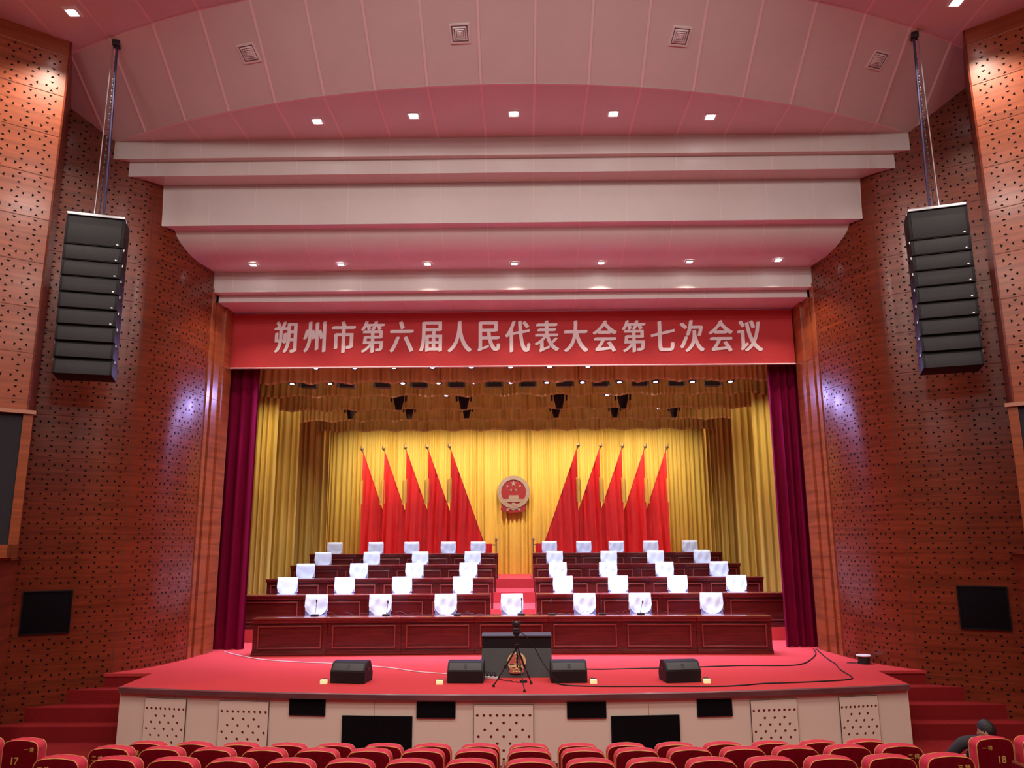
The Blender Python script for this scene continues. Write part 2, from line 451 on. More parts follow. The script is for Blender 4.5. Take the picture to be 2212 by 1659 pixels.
def tri_faces(m, fn, s0, s1, zlist, pitch, off, mi, skip=None):
    """fn(s, z) -> 3D point just in front of the panel; rosettes of four small triangular holes"""
    n = int((s1-s0-.05)/pitch)
    for z in zlist:
        for i in range(n):
            s = s0+off+i*pitch
            for a in range(4):
                dx, dz = ((0, 1), (1, 0), (0, -1), (-1, 0))[a]
                c = (s+dx*.078, z+dz*.074)
                tip = (c[0]-dx*.020, c[1]-dz*.017); b0 = (c[0]+dx*.016-dz*.030, c[1]+dz*.016-dx*.030); b1 = (c[0]+dx*.016+dz*.030, c[1]+dz*.016+dx*.030)
                if skip and skip(c[0], c[1]): continue
                m.face([fn(*tip), fn(*b0), fn(*b1)], mi)
for sx, nm in ((-1, 'wall_left'), (1, 'wall_right')):
    m = MB()
    def wf(s, z, d=.003):
        p, t, n = wall_at(s); return V((sx*(p.x+n.x*d), p.y+n.y*d, z))
    ss = sorted(set(ARC+[S_SEAM-.004, S_SEAM+.004]))
    zs = [-.2]+[z for z in SEAMS if z > 0]
    for z0, z1 in zip(zs, zs[1:]+[12.2]):
        m.sheet([[wf(s, z0+.004, 0) for s in ss], [wf(s, z1-.004, 0) for s in ss]])
        m.sheet([[wf(s, z1-.006, -.004) for s in ss], [wf(s, z1+.006, .002) for s in ss]], 1)
    m.sheet([[wf(S_SEAM-.007, -.2, .002), wf(S_SEAM+.007, -.2, .002)], [wf(S_SEAM-.007, 12, .002), wf(S_SEAM+.007, 12, .002)]], 3)
    gx = (7.66, 8.28)
    ga, gb = arc_of_x(gx[0]), arc_of_x(gx[1])
    skip = lambda s, z: (ga-.06 < s < gb+.06 and 1.66 < z < 2.50)
    for z0 in [SEAMS[0]-.76]+SEAMS:
        zl = [z0+.76*(k+.5)/3 for k in range(3)]
        if z0 > 11.4 or z0 < -.3: continue
        tri_faces(m, wf, .03, S_SEAM, zl, .262, .15, 2, skip)
        tri_faces(m, wf, S_SEAM, ARC[-1], zl, .285, .16, 2, skip)
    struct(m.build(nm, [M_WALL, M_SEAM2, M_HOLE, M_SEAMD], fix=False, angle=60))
    # wall grille, a black square low on the wall
    r = thing('wall_grille', 'square black speaker grille low on the %s curved wood wall' % ('left' if sx < 0 else 'right'), 'speaker grille', (sx*7.97, 13.8, 2.08))
    r.rotation_euler = (0, 0, 0)
    pa, pb = wf(ga, 2.08, .02), wf(gb, 2.08, .02)
    mid = (pa+pb)/2; r.location = mid
    u = (pb-pa); L = u.length; ang = atan2(u.y, u.x)
    if sx < 0: ang += pi
    r.rotation_euler = (0, 0, ang)
    g = MB(); g.box((0, .0, 0), (L-.03, .03, .67), 0, .004); g.build('mesh_front', M_GRILLE, r)
    g = MB()
    for a, b in (((0, 0, .345), (L, .05, .02)), ((0, 0, -.345), (L, .05, .02)), ((-L/2, 0, 0), (.02, .05, .71)), ((L/2, 0, 0), (.02, .05, .71))): g.box(a, b, 0, .003)
    g.build('frame', M_BLACK, r)

# ---- pilasters and reveals of the stage opening
ti = 8
for sx in (-1, 1):
    m = MB()
    for x0, y0, y1, x1 in ((6.40, 16.02, 16.18, 7.2), (6.46, 16.18, 16.26, 7.2), (6.38, 16.26, 16.62, 7.2), (6.33, 16.62, 17.12, 7.2)):
        zs = [.95]+[z for z in SEAMS if 1.2 < z < 8.5]+[8.6]
        for z0, z1 in zip(zs, zs[1:]):
            m.box((sx*(x0+x1)/2, (y0+y1)/2, (z0+z1)/2), (x1-x0, y1-y0, z1-z0-.006), 0, .002)
        m.box((sx*(x0+x1)/2+sx*.006, (y0+y1)/2, 4.7), (x1-x0, y1-y0-.006, 7.5), 1)
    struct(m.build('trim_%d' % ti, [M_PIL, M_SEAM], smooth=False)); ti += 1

# ---- wings: splayed perforated wall panels nearer the audience
WD = V((.77, -.636)).normalized()
WN = V((-WD.y, WD.x)); WN = -WN if WN.y > 0 else WN           # room side
for sx, nm in ((-1, 'wall_left_wing'), (1, 'wall_right_wing')):
    m = MB(); WE = V((7.66 if sx < 0 else 7.90, 12.2))
    def nf(s, z, d=.003):
        p = WE+WD*s+WN*d; return V((sx*p.x, p.y, z))
    LW = 5.6
    zs = [2.98]+[z for z in SEAMS if 3.1 < z < 11.8]
    for z0, z1 in zip(zs, zs[1:]+[12.0]):
        m.sheet([[nf(0, z0+.004, 0), nf(LW, z0+.004, 0)], [nf(0, z1-.004, 0), nf(LW, z1-.004, 0)]])
        m.sheet([[nf(0, z1-.009, -.008), nf(LW, z1-.009, -.008)], [nf(0, z1+.008, .006), nf(LW, z1+.008, .006)]], 1)
    # thickness of the wing, back to the curved wall, and the underside
    bk = [(WE.x, 12.2), (8.40, 13.55), (8.5, 13.75)] if sx < 0 else [(WE.x, 12.2), (8.58, 13.43), (8.68, 13.6)]
    m.sheet([[(sx*x, y, 2.98) for x, y in bk], [(sx*x, y, 12.0) for x, y in bk]], 3)
    m.sheet([[nf(0, 3.0, .001), nf(0, 12, .001)], [nf(.03, 3.0, .006), nf(.03, 12, .006)]], 3)
    e0, e1 = nf(0, 2.98, 0), nf(LW, 2.98, 0)
    m.face([e0, e1, (e1.x, e1.y+3.5, 2.98), (sx*8.45, 13.75, 2.98)], 3)
    # plain recessed wall below the wing
    lo = WE+WD*.22-WN*.22
    m.sheet([[(sx*(lo+WD*t).x, (lo+WD*t).y, -.1) for t in (0, LW)], [(sx*(lo+WD*t).x, (lo+WD*t).y, 3.0) for t in (0, LW)]], 3)
    m.face([(sx*lo.x, lo.y, -.1), (sx*8.45, 13.75, -.1), (sx*8.45, 13.75, 3.0), (sx*lo.x, lo.y, 3.0)], 3)
    for z0 in SEAMS:
        if z0 < 2.4 or z0 > 11.3: continue
        zl = [z0+.76*(k+.5)/3 for k in range(3)]
        tri_faces(m, nf, .03, LW, [z for z in zl if z > 3.2], .30, .19, 2, lambda s, z: z < 5.40)
    e = nf(LW, 0, 0)
    m.sheet([[(e.x, e.y, -.1), (e.x, -8, -.1)], [(e.x, e.y, 12), (e.x, -8, 12)]], 3)
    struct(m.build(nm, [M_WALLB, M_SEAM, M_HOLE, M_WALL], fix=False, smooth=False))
    # side screen in its wooden frame on the wing
    r = thing('side_screen', 'dark side screen in a wooden frame on the %s wall at the picture edge' % ('left' if sx < 0 else 'right'), 'screen')
    sc = MB(); a0 = .075; W2 = 3.6
    def pb(mm, s0, s1, z0, z1, d0, d1, mi=0):
        P = [nf(s0, z0, d0), nf(s1, z0, d0), nf(s1, z0, d1), nf(s0, z0, d1)]
        mm.prism(P, (0, 0, z1-z0), mi)
    pb(sc, a0, W2, 3.22, 5.24, .02, .06); sc.build('screen_panel', M_SCREEN, r, smooth=False)
    fr = MB()
    pb(fr, -.06, a0, 3.02, 5.24, .002, .10); pb(fr, -.06, W2, 3.02, 3.22, .002, .10)
    fr.build('frame', M_PIL, r, smooth=False)
    fr = MB(); pb(fr, -.09, W2, 5.24, 5.30, .0, .14); fr.build('frame_cap', M_SEAM, r, smooth=False)
# ---- rear wall of the hall, behind the camera
m = MB(); m.face([(-13, -8, -.1), (13, -8, -.1), (13, -8, 12), (-13, -8, 12)])
struct(m.build('wall_back', M_WALL, smooth=False))

# ---- stage house behind the curtains
m = MB()
m.sheet([[(-8.5, 17.3, z), (-8.5, 29, z), (8.5, 29, z), (8.5, 17.3, z)] for z in (.9, 9.0)])
m.face([(-8.5, 17.2, 9.0), (8.5, 17.2, 9.0), (8.5, 29, 9.0), (-8.5, 29, 9.0)])
m.sheet([[(-8.5, 17.22, z), (-7.0, 17.22, z)] for z in (.9, 9)]); m.sheet([[(8.5, 17.22, z), (7.0, 17.22, z)] for z in (.9, 9)])
m.sheet([[(-7.3, 17.22, z), (7.3, 17.22, z)] for z in (8.3, 9)])
struct(m.build('wall_stage_house', M_BLACK, smooth=False))

# ---- tiers for the presidium, carpeted, with the aisle in the middle
TIERS = [(18.60, 1.28), (20.42, 1.56), (22.48, 1.84), (24.46, 2.12)]
m = MB()
for y0, z in TIERS:
    m.box((0, (y0+28.3)/2, (z+.9)/2), (13.6, 28.3-y0, z-.9), 0)
struct(m.build('stage_tiers', M_CARPET, smooth=False))

# ================================================================== CURTAINS
def curtain(name, p0, p1, z0, z1, mt, pitch=.16, amp=.06, seed=1, rows=10, flare=0.0, hem=None, scal=0, parent=None, res=7):
    rnd = random.Random(seed)
    p0, p1 = V(p0), V(p1); L = (p1-p0).length; d = (p1-p0)/L; n = V((d.y, -d.x))
    ph = []; s = 0; k = 0
    while s < L:                                             # irregular pleats
        w_ = pitch*(.55+.9*rnd.random()); ph.append((s, w_, amp*(.5+.8*rnd.random()))); s += w_
    pts = []
    for s0, w_, a in ph:
        for i in range(res):
            t = i/res; q = s0+w_*t
            if q > L: break
            pts.append((q, a*(sin(2*pi*t)*.55+.45*sin(pi*t)**2*2-.45)))
    pts.append((L, 0))
    m = MB(); R = []
    for j in range(rows+1):
        t = j/rows; z = z1+(z0-z1)*t; row = []
        for q, o in pts:
            sway = .018*sin(q*2.1+seed+t*2.2)+.012*sin(q*5.3+t*3.1)
            k_ = .75+.35*t
            off = o*k_+sway*t
            zz = z
            if scal and j >= rows-1: zz = z+scal*abs(sin(pi*q/.95+seed))*(1 if j == rows else .7)-scal*.5
            p = p0+d*(q+flare*t*(q-L/2)/L+.02*t*sin(q*3+seed))+n*off
            row.append((p.x, p.y, zz))
        R.append(row)
    m.sheet(R, 0)
    if hem:
        a = R[-1]; b = [(x+n.x*.012, y+n.y*.012, z+.05) for x, y, z in a]
        m.sheet([[(x+n.x*.012, y+n.y*.012, z) for x, y, z in a], b], 1)
    return m.build(name, [mt]+([hem] if hem else []), parent, fix=False, angle=80)
o = curtain('backdrop_curtain', (-7.1, 28.0), (7.1, 28.0), 2.12, 8.4, M_GOLD, .15, .075, 3, 8)
tag(o, 'bright yellow pleated backdrop curtain across the rear of the stage', 'curtain')
legY = [21.12, 23.22, 25.20, 25.95]
where = ['nearest the audience', 'second from the front', 'third from the front', 'rearmost, beside the backdrop']
for sx in (-1, 1):
    for k, y in enumerate(legY):
        zb = (1.56, 1.84, 2.12, 2.12)[k]
        o = curtain('side_curtain', (sx*8.2, y-.25), (sx*(6.50 if k < 3 else 6.24), y+.12), zb+.005, 8.3, M_GOLD, .17, .085, 20+k+sx, 10)
        tag(o, 'gold pleated side curtain on the %s of the stage, %s' % ('left' if sx < 0 else 'right', where[k]), 'curtain', 'gold side curtains of the stage')
vy = [17.8, 19.55, 21.65, 23.65, 25.8]
vw = ['just behind the red banner', 'second behind the banner', 'third behind the banner', 'fourth behind the banner', 'rearmost, against the backdrop']
for k, y in enumerate(vy):
    o = curtain('valance', (-6.85, y), (6.85, y), 6.85, 8.25, M_GOLD2, .14, .045, 40+k, 6, hem=M_GTRIM, scal=.07)
    tag(o, 'ruched gold valance hanging over the stage, %s' % vw[k], 'curtain', 'gold valances over the stage')
for sx in (-1, 1):
    o = curtain('house_curtain', (sx*7.1, 17.42), (sx*5.78, 17.42), S+.005, 8.35, M_MAROON, .19, .085, 60+sx, 12)
    tag(o, 'drawn-back maroon velvet house curtain at the %s of the stage opening' % ('left' if sx < 0 else 'right'), 'curtain', 'maroon house curtains')

# ---- banner with its seventeen characters
r = thing('banner', 'red banner with a row of white Chinese characters above the stage', 'banner', (-.03, 17.08, 7.07))
m = MB(); m.box((0, 0, .63), (12.66, .05, 1.26), 0, .004); m.build('banner_cloth', M_BANNER, r, smooth=False)
m = MB(); m.box((0, -.01, .0), (12.66, .075, .022), 0, .004); m.build('bottom_batten', M_TRIMW, r, smooth=False)
for i, c in enumerate(BANNER_TEXT):
    x = 592+25+i*(1645-592-50)/16
    p = aty(x, 728+(-2.5*i/16), 17.04)
    put('character', CH[c], r, (p.x+.03, -.034, p.z-7.07))

# ---- emblem builder (outer ring radius 1), facing -Y
def emblem_parts(r, sc, gold, red, yo=0, cloth=True, flat=1.0):
    q = lambda x, y: ((x-965)/490*sc, (800-y)/490*sc)
    def P(pts, y, th, name, mt):
        m = MB(); m.prism([(a, yo+y, b) for a, b in [q(*p) for p in pts]], (0, th*flat, 0)); return m.build(name, mt, r, smooth=False)
    N = 48
    circ = lambda R, cx=965, cy=800: [(cx+R*cos(2*pi*k/N), cy-R*sin(2*pi*k/N)) for k in range(N)]
    m = MB()
    rows = []
    for R, y in ((372, -.045), (490, -.045), (490, .0), (372, .0)):
        rows.append([(q(*p)[0], yo+y*flat, q(*p)[1]) for p in circ(R)])
    rows.append(rows[0]); m.sheet(rows, 0, True); m.build('wreath_ring', gold, r)
    P(circ(380), -.022, .022, 'red_disc', red)
    def star(cx, cy, R, rot=0):
        pts = [(cx+(R if k % 2 == 0 else R*.40)*sin(pi*k/5+rot), cy-(R if k % 2 == 0 else R*.40)*cos(pi*k/5+rot)) for k in range(10)]
        P(pts, -.036, .014, 'star', gold)
    star(965, 545, 100)
    for cx, cy, a in ((775, 628, .4), (1155, 622, -.4), (890, 740, .3), (1040, 740, -.3)): star(cx, cy, 50, a)
    P([(835, 885), (860, 897), (1072, 897), (1095, 885), (1118, 968), (1105, 1005), (1265, 1008), (1270, 1045), (1210, 1092), (715, 1092), (655, 1040), (665, 1008), (822, 1005), (808, 968)], -.038, .016, 'gate_tower', gold)
    gear = []
    for k in range(22):
        a = pi*k/21
        R = 92 if k % 2 else 70
        gear.append((960+R*cos(a), 1195-R*sin(a)))
    P(gear, -.052, .03, 'gear', gold)
    P([(622, 1110), (700, 1180), (800, 1235), (870, 1250), (965, 1215), (1060, 1250), (1130, 1235), (1230, 1180), (1305, 1105), (1340, 1325), (1250, 1370), (1165, 1400), (1150, 1370), (1130, 1405), (780, 1405), (765, 1370), (745, 1400), (660, 1375), (570, 1330)], -.03, .03, 'drapery', red)
    P([(750, 1285), (880, 1280), (960, 1255), (1040, 1280), (1165, 1285), (1160, 1370), (1140, 1365), (1060, 1305), (960, 1350), (860, 1305), (775, 1365), (755, 1370)], -.040, .012, 'ribbon', gold)
r = thing('national_emblem', 'round red and gold emblem with five stars and a gate hung on the yellow backdrop', 'emblem', (-.1, 27.86, 4.94))
emblem_parts(r, .575, M_EGOLD, M_ERED)

# ---- flags on leaning poles behind the top tier
def make_flag(sx, seed, label):
    r = thing('flag', label, 'flag', group='red flags on leaning poles')
    tip = V((0, 0, 4.18)); foot = V((-sx*1.52, .0, 0.0))
    m = MB(); m.tube([foot, tip], .016, 8); m.build('pole', M_SLEEVE, r)
    m = MB(); d = (tip-foot).normalized()
    a = tip; m.tube([a, a+d*.06, a+d*.12, a+d*.26], [.022, .022, .07, .002], 4); m.build('finial', M_BRONZE, r)
    m = MB(); rnd = random.Random(seed); R = []
    n = 34; ph = rnd.random()*6
    for j in range(n+1):
        t = j/n; top = tip.lerp(foot, t)*1.0; top.z -= .02
        col = []
        # cloth gathers: it hangs from the pole and is pulled in towards the outer edge
        for i in range(13):
            u = i/12
            z = top.z*(1-u)+.03*u
            x = top.x
            # outer folds bow outwards near the bottom
            x += sx*.10*u*sin(pi*min(1, t*2))*(1-t)
            y = .05*sin(t*34+ph+1.6*u)*(.35+.65*u)+.035*sin(t*61+ph*2+u)
            col.append((x, y-.03-.03*u, z))
        R.append(col)
    m.sheet(R, 0)
    m.build('flag_cloth', M_FLAG, r, fix=False, angle=80)
    m = MB(); R = []
    for j in range(7):
        z = 3.22-j*.135
        R.append([(sx*(-.05+.032*k), -.085+.03*sin(k*1.9), z-.012*k) for k in range(6)])
    m.sheet(R); m.build('gold_fringe', M_FRINGE, r, fix=False)
    return r
for side, xs_ in ((-1, [-5.33, -4.55, -3.77, -3.0, -2.22]), (1, [5.2, 4.42, 3.62, 2.85, 2.07])):
    for i, x in enumerate(xs_):
        nm = ['outermost', 'second from the outside', 'third from the outside', 'fourth from the outside', 'innermost'][i]
        r = make_flag(side, i+7*side, 'red flag with a spear-tipped leaning pole, %s of the %s group' % (nm, 'left' if side < 0 else 'right'))
        r.location = (x, 27.15-.16*i, 2.12)
# ---- guard posts and red skirts at the head of the aisle
for sx, nm in ((-1, 'left'), (1, 'right')):
    x = -.66 if sx < 0 else .55
    r = thing('guard_post', 'slim steel post with a round cap on the %s of the aisle head' % nm, 'post', (x, 26.0, 2.12))
    m = MB(); m.lathe([(.11, 0), (.11, .015), (.03, .03), (.024, .05), (.024, 1.12), (.035, 1.13), (.045, 1.17), (.035, 1.21), (.005, 1.225)], seg=16); m.build('post_shaft', M_STEEL, r)
    m = MB(); m.tube([(0, 0, 1.0), (sx*.16, .02, 1.0)], .016); m.build('rope_arm', M_DARKM, r)
    m = MB(); m.tube([(0, -.03, .02), (.05, -.05, .10), (-.04, -.05, .17), (.03, -.04, .06)], .025, 6); m.build('red_bow', M_FLAG, r)
    x0, x1 = (-1.28, -.80) if sx < 0 else (.70, 1.22)
    if sx > 0: x0, x1 = .62, 1.22
    o = curtain('table_skirt', (x0, 26.2), (x1, 26.2), 2.13, 3.16, M_FLAG, .1, .03, 90+sx, 5)
    tag(o, 'low red cloth hanging beside the %s aisle post' % nm, 'cloth')

# ================================================================== DESKS
def make_desk(W, h, depth=.42):
    """unit of a panelled desk, front face at y=0 looking to -Y"""
    r = thing('desk', 'x', 'desk')
    m = MB(); m.box((0, depth/2+.03, h/2), (W-.004, depth-.02, h-.06), 0, .004); m.build('body', M_DESK, r, smooth=False)
    m = MB()
    m.box((0, depth/2-.005, h-.018), (W-.002, depth+.13, .036), 0, .006)
    m.box((0, depth/2, h-.052), (W-.002, depth+.08, .034), 0, .01)
    m.box((0, depth/2, h-.085), (W-.002, depth+.03, .034), 0, .008)
    m.build('desk_top', M_DESKT, r)
    m = MB()
    x0 = W/2-.12; z0, z1 = .15, h-.165
    for c, d in (((0, .012, z0), (2*x0+.03, .04, .030)), ((0, .012, z1), (2*x0+.03, .04, .030)), ((-x0, .012, (z0+z1)/2), (.030, .04, z1-z0)), ((x0, .012, (z0+z1)/2), (.030, .04, z1-z0))):
        m.box(c, d, 0, .012)
    m.build('panel_moulding', M_DESKM, r)
    m = MB(); m.box((0, depth/2, .035), (W-.002, depth+.07, .07), 0, .008); m.box((0, depth/2, .085), (W-.002, depth+.035, .03), 0, .01); m.build('plinth', M_DESK, r)
    return r
DH = .735
proto = make_desk(1.49, DH); used = False
ROWN = ['front', 'second', 'third', 'fourth', 'rear']
for i in range(7):
    x = -.05+(i-3)*1.49
    bow = -.012*(i-3)**2
    loc = (x, 16.50+bow, S); rz = -.016*(i-3)
    lab = 'glossy mahogany desk unit in the front row, %s of seven' % nth(i, 7)
    if i == 0: proto.location = loc; proto.rotation_euler = (0, 0, rz); proto['label'] = lab; proto['group'] = 'desks of the front row'
    else: dup(proto, loc, rz, lab)
DESKY = [16.50, 18.68, 20.52, 22.60, 24.58]
DESKZ = [S]+[z for _, z in TIERS]
proto2 = make_desk(1.45, .76); first = True
for rw_ in range(1, 5):
    for sd in (-1, 1):
        for i in range(4):
            x0 = -.56 if sd < 0 else .50
            x = x0+sd*(.725+i*1.45)
            loc = (x, DESKY[rw_]+.012*i*0, DESKZ[rw_])
            lab = 'mahogany desk unit in the %s row, %s %s of the aisle' % (ROWN[rw_] if rw_ < 4 else 'highest rear', ['first', 'second', 'third', 'outermost'][i], 'left' if sd < 0 else 'right')
            if first:
                d = proto2; d.location = loc; d['label'] = lab; d['group'] = 'desks on the tiers'; first = False
            else: dup(proto2, loc, 0, lab)

# ================================================================== COVERED CHAIRS
def make_chair():
    r = thing('presidium_chair', 'x', 'chair', group='white covered chairs behind the desks')
    m = MB()                                                   # backrest, leaning back a little
    R = []
    for j in range(9):
        t = j/8; z = .44+.64*t; y = .20+.10*t+.02*sin(pi*t)
        hw = .235*(1-.06*t)
        th = .05
        R.append([(-hw, y-th+.02, z), (-hw*.6, y-th, z), (0, y-th+.012, z), (hw*.6, y-th, z), (hw, y-th+.02, z), (hw, y+th-.02, z), (0, y+th, z), (-hw, y+th-.02, z)])
    vs = m.sheet(R, 0, True); m.bm.faces.new(vs[-1]); m.bm.faces.new(vs[0][::-1])
    m.build('backrest', M_CHAIR, r)
    m = MB(); m.box((0, -.03, .44), (.48, .48, .10), 0, .035); m.build('seat', M_CHAIR, r)
    for sx in (-1, 1):
        for yy, dy in ((-.22, 0), (.20, .05)):
            m = MB(); m.tube([(sx*.21, yy, .40), (sx*.21, yy+dy, 0)], [.022, .016], 8); m.build('leg', M_DESK, r)
        m = MB(); m.tube([(sx*.25, .20, .66), (sx*.255, .0, .665), (sx*.255, -.18, .65), (sx*.25, -.22, .55), (sx*.245, -.20, .42)], .018, 8); m.build('armrest', M_DESK, r)
    # cover: front and back flaps with a round lower edge, joined over the top
    m = MB(); hw = .245; nx, nz = 16, 12
    def flap(front):
        R = []
        for i in range(nx+1):
            u = -1+2*i/nx; x = hw*u
            drop = .18+.25*sqrt(max(0, 1-(u*.985)**2)) if front else .34
            c = []
            for j in range(nz+1):
                t = j/nz; z = 1.10-drop*t
                k = (z-.44)/.64; yb = .20+.10*k+.02*sin(pi*max(0, min(1, k)))
                wv = .006*sin(u*7+t*5)+.005*sin(u*3-t*9)*t
                rr = .016*(1-t*6)**2 if t < 1/6 else 0
                y = yb-.062+wv+rr*1.2 if front else yb+.066-rr
                c.append((x*(1-.06*k+.03*t), y, z))
            R.append(c)
        return R
    A = flap(True); B = flap(False)
    m.sheet(A); m.sheet(B)
    T = []
    for i in range(nx+1):
        a, b = V(A[i][0]), V(B[i][0])
        T.append([a.lerp(b, k/4)+V((0, 0, .012*sin(pi*k/4))) for k in range(5)])
    m.sheet(T)
    for col_a, col_b in ((A[0], B[0]), (A[-1], B[-1])):
        m.sheet([[a, V(a).lerp(V(b), .5)+V((.008 if a[0] > 0 else -.008, 0, 0)), b] for a, b in zip(col_a[:9], col_b[:9])])
    bmesh.ops.remove_doubles(m.bm, verts=m.bm.verts, dist=.0015)
    m.build('back_cover', M_COVER, r, angle=70)
    return r
CX = [[(658, 708), (796, 847), (938, 988), (1083, 1131), (1239, 1288), (1359, 1409), (1510, 1562)],
      [(598, 643), (723, 767), (847, 890), (979, 1022), (1193, 1237), (1313, 1357), (1441, 1485), (1569, 1613)],
      [(640, 680), (754, 794), (875, 914), (992, 1030), (1186, 1225), (1294, 1334), (1414, 1455), (1533, 1574)],
      [(679, 716), (785, 822), (889, 925), (1002, 1038), (1181, 1216), (1296, 1332), (1397, 1433), (1499, 1535)],
      [(708, 741), (795, 829), (874, 907), (952, 985), (1017, 1049), (1170, 1202), (1245, 1278), (1314, 1348), (1389, 1423), (1473, 1507)]]
CY = [1283, 1246, 1216, 1189, 1168]
CHY = [17.38, 19.50, 21.38, 23.42, 25.42]
ch0 = make_chair(); first = True; rnd = random.Random(5)
for rw_, row in enumerate(CX):
    for i, (a, b) in enumerate(row):
        p = aty((a+b)/2, CY[rw_], CHY[rw_])
        n = len(row)
        if rw_ == 0: lab = 'white covered chair behind the front desk, %s of seven' % nth(i, n)
        else:
            h = n//2; sd = 'left' if i < h else 'right'; k = (h-1-i) if i < h else i-h
            lab = 'white covered chair in the %s row, %s seat %s of the aisle' % (ROWN[rw_] if rw_ < 4 else 'highest rear', ['first', 'second', 'third', 'fourth', 'fifth'][k], sd)
        loc = (p.x, CHY[rw_]-.06, DESKZ[rw_])
        rz = -atan2(p.x*.25, 8)+rnd.uniform(-.05, .05)
        if first: ch0.location = loc; ch0.rotation_euler = (0, 0, rz); ch0['label'] = lab; first = False
        else: dup(ch0, loc, rz, lab)

# ---- gooseneck microphones on the front desk
mics = [(680, 684, 1300, 1), (834, 838, 1302, 1), (988, 992, 1318, 0), (1126, 1127, 1296, 1), (1192, 1190, 1299, 1), (1301, 1299, 1303, 1), (1384, 1388, 1302, 1)]
MICL = (1.15, 1.15, .85, .38, .75, .5, .6)
for i, (bx, tx, ty, up) in enumerate(mics):
    Y = 16.80; b = aty(bx, 1326, Y); z0 = S+DH
    lab = 'black gooseneck microphone on the front desk, %s of seven' % nth(i, 7)
    if not up: lab = 'microphone base with its neck folded down on the front desk, third from the left'
    r = thing('microphone', lab, 'microphone', (b.x, Y, z0), 0, 'microphones on the front desk')
    m = MB(); m.box((0, 0, .016), (.15, .12, .032), 0, .012); m.build('base', M_PLASTIC, r)
    t = aty(tx, ty, Y-.06)
    if up:
        tp = V((t.x-b.x, -.06, t.z-z0))
        m = MB(); m.tube([(0, .02, .03), (tp.x*.3, .025, tp.z*.45), (tp.x*.7, -.01, tp.z*.8), tp], .0055, 6); m.build('gooseneck', M_DARKM, r)
        m = MB(); m.tube([tp-V((0, -.008, .02)), tp, tp+V((.002, -.02, .035)), tp+V((.003, -.03, .05))], [.008, .015, .015, .006], 8); m.build('microphone_head', M_PLASTIC, r)
    else:
        m = MB(); m.tube([(0, .02, .03), (.06, .05, .05), (.18, .06, .03), (.27, .05, .02)], .0055, 6); m.build('gooseneck', M_DARKM, r)
        m = MB(); m.tube([(.27, .05, .02), (.29, .05, .02), (.33, .05, .02)], [.008, .014, .008], 8); m.build('microphone_head', M_PLASTIC, r)
    m = MB(); pts = []
    for k in range(29):
        t_ = k/28; pts.append((.07+MICL[i]*t_, .06+.03*sin(t_*9), max(.006, .075*abs(sin(t_*pi*3))**1.5*(.6+.4*sin(i+t_*4)))))
    m.tube(pts, .004, 5); m.build('cable', M_CABLE, r)

# ================================================================== FRONT OF THE STAGE
def make_wedge():
    r = thing('stage_monitor', 'x', 'speaker', group='wedge monitors along the stage edge')
    prof = [(0, 0), (0, .185), (.10, .305), (.135, .325), (.30, .325), (.42, .12), (.40, 0)]
    m = MB(); m.prism([(-.29, y, z) for y, z in prof], (.58, 0, 0)); bmesh.ops.bevel(m.bm, geom=list(m.bm.edges), offset=.008, segments=2, affect='EDGES'); m.build('cabinet', M_CAB, r)
    m = MB(); u = V((0, .10, .12)).normalized()
    c = V((0, .05, .245)); n = V((0, -.77, .64)); rot = Matrix.Rotation(atan2(.12, .10), 3, 'X')
    m.box(c+n*.004, (.52, .13, .008), 0, .002, rot); m.build('top_plate', M_PAD, r)
    m = MB()
    for k in range(3): m.box(c+n*.009+u*(.03-.03*k), (.05, .012, .004), 0, 0, rot)
    m.build('badge', M_DARKM, r)
    for sx in (-1, 1):
        m = MB(); m.box((sx*.292, .20, .20), (.006, .12, .04), 0, .002); m.build('handle', M_DARKM, r)
    return r
wx = [(-2.65, 13.24, -.14), (-.75, 13.22, -.04), (.92, 13.21, .03), (2.75, 13.2, .14)]
wl = ['leftmost of four', 'just left of the black podium', 'just right of the black podium', 'rightmost of four']
w0 = make_wedge()
for i, (x, y, rz) in enumerate(wx):
    lab = 'black wedge stage monitor on the red stage carpet, %s' % wl[i]
    if i == 0: w0.location = (x, y, S); w0.rotation_euler = (0, 0, rz); w0['label'] = lab
    else: dup(w0, (x, y, S), rz, lab)
yb = [(-3.02, 13.22), (-1.15, 13.14), (1.30, 13.16), (3.10, 13.16)]
for i, (x, y) in enumerate(yb):
    r = thing('yellow_box', 'small pale yellow box beside the %s stage monitor' % ['leftmost', 'second', 'third', 'rightmost'][i], 'box', (x, y, S), 0, 'small yellow boxes beside the monitors')
    m = MB(); m.box((0, 0, .033), (.11, .08, .066), 0, .012); m.build('shell', M_YELLOW, r)
    m = MB(); m.box((0, .05, .062), (.08, .05, .03), 0, .006); m.build('clip', M_PLASTIC, r)
# ---- low black podium with an emblem on its sloping front
r = thing('podium', 'low wide black podium with a grey sloping front bearing a red and gold emblem', 'podium', (.075, 13.9, S))
m = MB(); m.prism([(-.585, 0, .0), (-.585, 0, .63), (-.585, .22, .655), (-.585, .22, 0)], (1.17, 0, 0)); m.build('body', M_CAB, r, smooth=False)
m = MB(); m.box((0, .105, .655), (1.19, .26, .03), 0, .006, Matrix.Rotation(.11, 3, 'X')); m.build('top', M_PAD, r)
m = MB(); m.prism([(-.585, -.02, .45), (.585, -.02, .45), (.60, -.16, .0), (-.61, -.16, .0)], (0, .015, 0)); m.build('front_panel', M_PAD, r, smooth=False)
k0 = set(bpy.data.objects)
emblem_parts(r, .155, M_EGOLD2, M_ERED2, flat=.25)
RM = Matrix.Translation(V((-.0, -.108, .245))) @ Matrix.Rotation(-.30, 4, 'X')
for o in set(bpy.data.objects)-k0: o.data.transform(RM)
